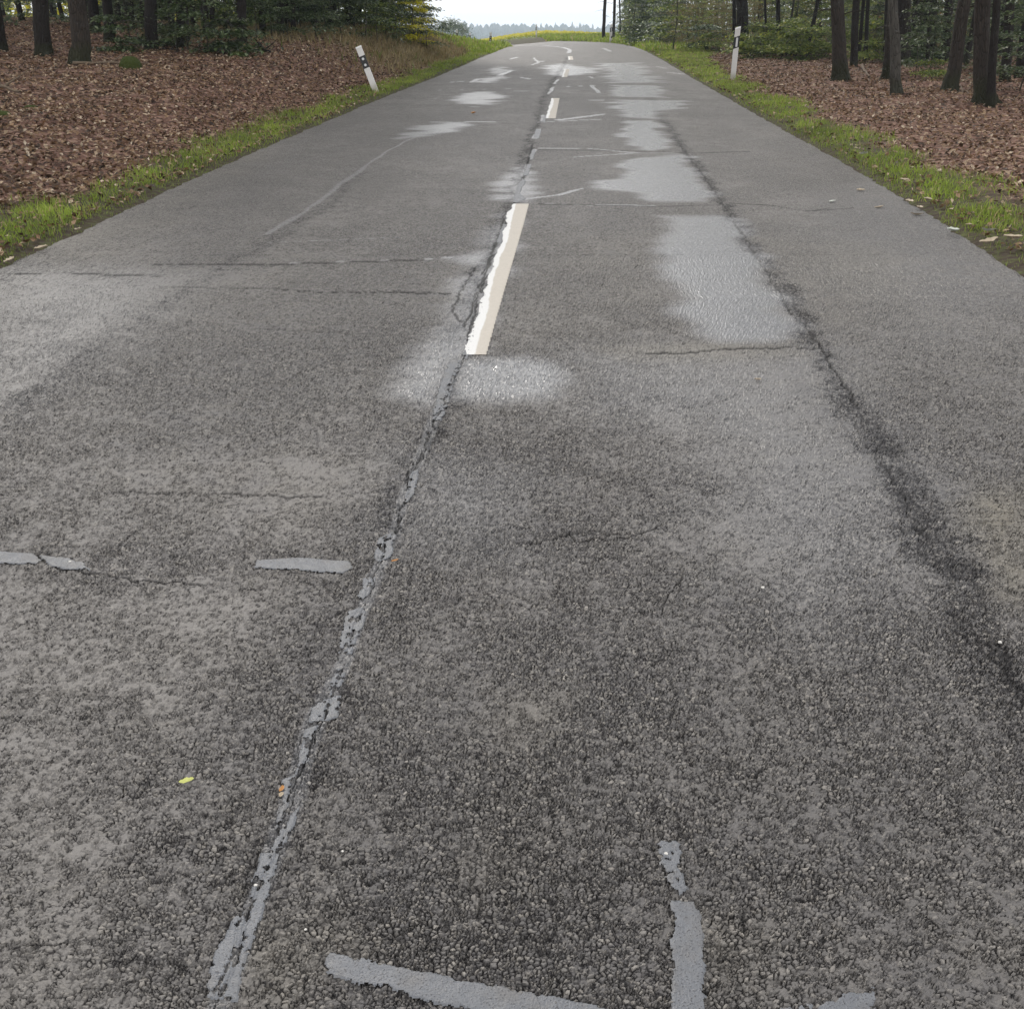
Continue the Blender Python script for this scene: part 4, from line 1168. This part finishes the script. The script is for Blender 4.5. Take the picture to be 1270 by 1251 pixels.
post(at(608, 62), 62, 'small grey marker post with black band at the tip of the bend grass', .72, 0, 'round', (3, 0))
post(at(567, 66), 66, 'small white marker post left in the bend grass, dark trees behind', .85, 0, 'round', (0, 0), zadd=.1)
post(at(583, 90), 90, 'faintest tiny marker post between the two small ones in the bend grass', .9, 0, 'round', (0, 0), zadd=.2)

# ------------------------------------------------------------------ stumps, logs, stones, single leaves
def lump(name, X, Y, sx, sy, sz, seed, mat, label, cat, n=(18, 10)):
    V = []; nu, nv = n
    for j in range(nv + 1):
        ph = math.pi / 2 * j / nv
        for i in range(nu):
            th = 2 * math.pi * i / nu
            d = 1 + .35 * (float(vn(math.cos(th) * 1.6 + seed, math.sin(th) * 1.6 + ph * 1.5, seed)) - .5) + .12 * (float(vn(i * .9, j * 1.1, seed + 4)) - .5)
            V.append((math.cos(th) * math.cos(ph) ** .6 * sx * d, math.sin(th) * math.cos(ph) ** .6 * sy * d, math.sin(ph) * sz * (.9 + .2 * d) - .04))
    Fq = [(j * nu + i, j * nu + (i + 1) % nu, (j + 1) * nu + (i + 1) % nu, (j + 1) * nu + i) for j in range(nv) for i in range(nu)]
    me = bpy.data.meshes.new(name); me.from_pydata(V, [], Fq); me.update()
    for p in me.polygons: p.use_smooth = True
    o = link(name, me, None, mat); o.location = (X, Y, hz(X, Y))
    tag(o, label, cat)
    return o
lump('tree_stump', at(168, 19.8), 19.8, .19, .17, .22, 3, M['moss'], 'round mossy stump on the leaves below the left wood', 'stump')
lump('moss_mound', at(298, 23.5), 23.5, .22, .2, .14, 5, M['moss'], 'dark mossy hump right of the leafy beech branches', 'mound')
lump('moss_mound', at(2, 13.0), 13.0, .2, .16, .1, 8, M['moss'], 'mossy mound at the left picture edge among the leaves', 'mound')
lump('moss_mound', at(45, 14.0), 14.0, .12, .1, .1, 9, M['moss'], 'small mossy clump beside the mound at the left edge', 'mound')
def log(name, p0, p1, r, label, mat=None, cat='branch'):
    (x0, y0), (x1, y1) = p0, p1
    P = [(x0 + (x1 - x0) * t, y0 + (y1 - y0) * t + .05 * math.sin(t * 5), hz(x0 + (x1 - x0) * t, y0 + (y1 - y0) * t) + r * .9 + .02) for t in np.linspace(0, 1, 9)]
    V, Q = tube(P, [r * (1 - .6 * t) for t in np.linspace(0, 1, 9)], 8)
    V2, Q2 = tube([P[4], (P[4][0] + .15, P[4][1] + .2, P[4][2] + .12), (P[4][0] + .2, P[4][1] + .45, P[4][2] + .2)], [r * .5, r * .3, r * .1], 6)
    V, Q = join_np([(V, Q), (V2, Q2)])
    tag(link(name, mesh_np(name, V, Q, None, True), None, mat or M['wood']), label, cat)
log('fallen_branch', (at(-10, 16.2), 16.2), (at(34, 15.9), 15.9), .035, 'fallen branch lying on leaves at the left picture edge')
log('fallen_branch', (at(98, 20.2), 20.2), (at(190, 20.3), 20.3), .03, 'long fallen branch behind the round mossy stump')
log('fallen_branch', (at(1068, 30), 30), (at(1076, 26), 26), .04, 'short fallen branch between the thick trunk and the mossy foot at right')
log('fallen_branch', (at(1190, 21), 21), (at(1207, 18.5), 18.5), .018, 'thin bent branch between the two mossy trunks at right')
log('fallen_branch', (at(325, 26), 26), (at(340, 24), 24), .04, 'dark short log on the bank crest below the close pair of trunks', M['barkdark'])
log('fallen_branch', (at(205, 24), 24), (at(228, 23.5), 23.5), .03, 'dark branch lying at the foot of the slim left trunks', M['barkdark'])

def leaf_obj(px, py, L, wd, mat, label, yaw=0., name='fallen_leaf', xy=None, cat='leaf', curl=.25, zadd=.004):
    X, Y = pix(px, py) if xy is None else xy
    L *= .72; wd *= .72; sk = random.uniform(-.25, .25)
    n = 9; V = []; Fq = []
    for i in range(n):
        t = i / (n - 1) * 2 - 1
        w_ = wd * .5 * (1 - abs(t) ** 2.3) ** .8 * (1 + .12 * math.sin(i * 2.1))
        zc_ = curl * L * t * t * .5
        j1, j2 = random.uniform(.75, 1.15), random.uniform(.75, 1.15); by = sk * L * t * t; V += [(t * L / 2, by - w_ * j1, zc_ + w_ * .5 * j2), (t * L / 2, by, zc_), (t * L / 2, by + w_ * j2, zc_ + w_ * .7 * j1)]
        if i: b = 3 * i; Fq += [(b - 3, b, b + 1, b - 2), (b - 2, b + 1, b + 2, b - 1)]
    V += [(L / 2 + L * .2, by + .003, zc_ + .003)]
    Fq += [(3 * n - 2, 3 * n, 3 * n - 1)]
    me = bpy.data.meshes.new(name); me.from_pydata(V, [], Fq); me.update()
    o = link(name, me, None, mat)
    sdv = float(side(np.array([X]), np.array([Y]))[0])
    z = float(road_z(X, Y)) if abs(sdv) < HALF else hz(X, Y) + .05
    o.location = (X, Y, z + zadd); o.rotation_euler = (random.uniform(-.35, .1), random.uniform(-.2, .2), yaw)
    tag(o, label, cat)
    return o
leaf_obj(232, 971, .050, .022, M['leafgreen'], 'yellow-green leaf lying alone on the left lane near the seam', .1)
leaf_obj(349, 987, .020, .014, M['leafpale'], 'tiny cream leaf scrap in the centre seam', 1.2)
leaf_obj(350, 980, .030, .014, M['leaforange'], 'rust brown leaf scrap in the centre seam', 1.4)
leaf_obj(490, 697, .034, .016, M['leaforange'], 'small orange leaf beside the centre seam', .3)
leaf_obj(940, 472, .055, .03, M['leafpale'], 'pale leaf on the shiny area of the right lane', .2)
leaf_obj(1067, 237, .12, .06, M['leafpale'], 'pale leaf on the right lane far from the verge', .1)
leaf_obj(1091, 258, .11, .05, M['leafpale'], 'brown-white leaf on the right lane close to the verge', 0)
leaf_obj(1032, 251, .09, .05, M['leafwhite'], 'whitish leaf at the end of the crack on the right lane', .3)
leaf_obj(587, 141, .12, .09, M['leaforange'], 'dark curled leaf on the left lane beyond the long white line', .5)
leaf_obj(1137, 267, .16, .05, M['leafpale'], 'buff leaf at the foot of the right verge', 0)
leaf_obj(0, 0, .16, .09, M['leafwhite'], 'whitish upturned leaf on the right verge grass', .3, xy=(at(1183, 7.6), 7.62), zadd=.03)
leaf_obj(0, 0, .14, .08, M['leafwhite'], 'whitish leaf on the bright grass of the right verge', .1, xy=(at(1070, 11.3), 11.3), zadd=.03)
leaf_obj(0, 0, .20, .08, M['leafpale'], 'big pale leaf in the pile near the right picture edge', .2, xy=(at(1225, 7.15), 7.15), zadd=.02)
leaf_obj(0, 0, .18, .08, M['leafpale'], 'big buff leaf right of the pale one by the picture edge', -.2, xy=(at(1252, 7.1), 7.1), zadd=.02)
leaf_obj(0, 0, .16, .07, M['leafwhite'], 'small pale leaf above the pile near the right picture edge', .1, xy=(at(1222, 7.4), 7.4), zadd=.02)
for (px, Y) in [(1128, 8.9), (1140, 8.6), (1150, 8.7), (1120, 9.6)]:
    leaf_obj(0, 0, .12, .07, M['leafpale'], 'buff leaf in the bare patch beside the right lane edge', random.random() * 3, xy=(at(px, Y), Y), zadd=.015)['group'] = 'buff leaves beside the right lane edge'
for (px, Y) in [(15, 6.75), (52, 7.1), (98, 7.7)]:
    leaf_obj(0, 0, .13, .07, M['leafpale'], 'pale leaf lying on the left verge grass near the picture edge', random.random() * 3, xy=(at(px, Y) , Y), zadd=.02)['group'] = 'pale leaves on the near left verge'
def pebble(px, py, r, label, mat):
    X, Y = pix(px, py)
    V = []; nu, nv = 8, 5; rn = random.Random(px)
    for j in range(nv + 1):
        ph = math.pi * j / nv - math.pi / 2
        for i in range(nu):
            th = 2 * math.pi * i / nu; d = r * rn.uniform(.8, 1.2)
            V.append((math.cos(th) * math.cos(ph) * d, math.sin(th) * math.cos(ph) * d * .8, math.sin(ph) * r * .6))
    Fq = [(j * nu + i, j * nu + (i + 1) % nu, (j + 1) * nu + (i + 1) % nu, (j + 1) * nu + i) for j in range(nv) for i in range(nu)]
    me = bpy.data.meshes.new('pebble'); me.from_pydata(V, [], Fq); me.update()
    o = link('pebble', me, None, mat); o.location = (X, Y, float(road_z(X, Y)) + .002)
    tag(o, label, 'pebble')
pebble(826, 1059, .0045, 'white pebble on the worn sealant stub at the bottom', M['stone'])
pebble(946, 729, .006, 'white pebble alone on the right lane', M['stone'])
pebble(317, 1098, .004, 'white pebble in the centre seam near the bottom', M['stone'])
pebble(379, 1153, .003, 'tiny white grit stone right of the centre seam near the bottom', M['stone'])
pebble(425, 1056, .003, 'tiny white grit stone right of the rust brown leaf scrap', M['stone'])
pebble(1240, 797, .006, 'pinkish pebble in the dark coarse band at the right edge', M['stone'])
pebble(87, 697, .005, 'white grit stone on the left sealant blot', M['stone'])

# ------------------------------------------------------------------ far things
r0 = np.random.default_rng(3)
n = 16000
x = r0.uniform(-16, 22, n); y = r0.uniform(97, 125, n)
top = .12 + .36 * np.exp(-((x - 2) / 6.0) ** 2) 
k = (side(x, y) > HALF + 1.5) & (x < 9.5)
x, y, top = x[k], y[k], top[k]; n = len(x)
zb = ground_z(x, y)
z = zb + top * r0.random(n) ** .6
V, Fc, _ = scatter(np.stack([x, y, z], 1), .16 * (.6 + .8 * r0.random(n)), r0.random(n) * 6.28, r0.normal(0, .7, n), r0.normal(0, .7, n), LEAF2, LEAF2F)
rr_ = np.clip((z - zb) / top * .9 + .3 * (r0.random(n) - .5), 0, 1)
tag(link('mustard_field', mesh_np('mustard_field', V, Fc, {'rnd': np.repeat(rr_, 4)}), None, M['flower']), 'yellow flowering mustard field rising behind the bend', 'field', kind='stuff')

# hills with woodland
def hill():
    xs = np.linspace(-1800, 1800, 240); ys = np.linspace(900, 1700, 40)
    X, Y = np.meshgrid(xs, ys)
    Z = -30 + (24 + 8 * (fbm(X * .004, Y * .002, 7, 3) - .5)) * smooth(900, 1500, Y) 
    x, y, z = X.ravel(), Y.ravel(), Z.ravel()
    r, c = X.shape; I = np.arange(r * c).reshape(r, c)
    Q = np.stack([I[:-1, :-1], I[:-1, 1:], I[1:, 1:], I[1:, :-1]], -1).reshape(-1, 4)
    tag(link('hills', mesh_np('hills', np.stack([x, y, z], 1), Q, None, True), None, M['conifer']), kind='structure')
    parts = []
    for i in range(5200):
        tx = r0.uniform(-420, 420); ty = 950 + 560 * r0.random() ** .8
        tz = float(np.interp(ty, [900, 1500], [-30, -6.5])) + 8 * (float(fbm(tx * .004, ty * .002, 7, 3)) - .5) * .8 - 1
        h = r0.uniform(12, 19) * (1.25 if r0.random() < .06 else 1); rr = r0.uniform(2.5, 5)
        a = np.arange(5) * 1.2566 + r0.uniform(0, 2)
        con = r0.random() < .45
        ring = [(0, rr * .4), (.2, rr), (.6, rr * (.55 if con else 1.1)), (.85, rr * (.25 if con else .8))]
        Vv = [(tx + q * math.cos(t) * r0.uniform(.8, 1.2), ty + q * math.sin(t), tz + f * h) for f, q in ring for t in a] + [(tx, ty, tz + h)]
        Fv = [(j * 5 + k, j * 5 + (k + 1) % 5, (j + 1) * 5 + (k + 1) % 5) for j in range(3) for k in range(5)] + [(j * 5 + k, (j + 1) * 5 + (k + 1) % 5, (j + 1) * 5 + k) for j in range(3) for k in range(5)] + [(15 + k, 15 + (k + 1) % 5, 20) for k in range(5)]
        parts.append((Vv, Fv))
    V, Q = join_np(parts)
    tag(link('distant_forest', mesh_np('distant_forest', V, Q), None, M['conifer']), 'blue hazy woodland along the horizon', 'woodland', kind='stuff')
hill()
FARC = crown_mesh('crown', 1.0, 7.2, 1.7, 2600, 9, M['green'], .24)
for (px, Y, s, lb) in [(552, 150, 1.0, 'grey-green bushy tree down the slope, next to the left bank'), (563, 158, 1.15, 'tallest hazy bushy tree down the slope behind the small white post'), (574, 170, .95, 'rightmost hazy bushy tree down the slope')]:
    X = at(px, Y); e = empty('bushy_tree', (X, Y, hz(X, Y))); tag(e, lb, 'tree')
    t = link('trunk', TR[3], e); t.scale = (1, 1, .42 * s)
    q_ = (2.6 * s - hz(X, Y)) / 7.2
    c_ = link('crown', FARC, e); c_.scale = (s * .8, s * .8, q_); t.scale = (1, 1, q_ * .45)

# ------------------------------------------------------------------ air
def haze():
    x0, x1, y0, y1, z0, z1 = -1900, 1900, -60, 1750, -50, 26
    V = [(x0, y0, z0), (x1, y0, z0), (x1, y1, z0), (x0, y1, z0), (x0, y0, z1), (x1, y0, z1), (x1, y1, z1), (x0, y1, z1)]
    Fq = [(3, 2, 1, 0), (4, 5, 6, 7), (0, 1, 5, 4), (1, 2, 6, 5), (2, 3, 7, 6), (3, 0, 4, 7)]
    N = NT('air'); N.t.nodes.clear()
    o = N.n('OutputMaterial'); v = N.n('VolumePrincipled')
    v.inputs['Color'].default_value = (.76, .88, 1, 1); v.inputs['Density'].default_value = .0006; v.inputs['Anisotropy'].default_value = .2
    N.t.links.new(v.outputs[0], o.inputs['Volume'])
    ob = pyobj('haze', V, Fq, None, N.m)
    tag(ob, 'pale bluish air over the whole landscape', 'haze', kind='stuff')
haze()
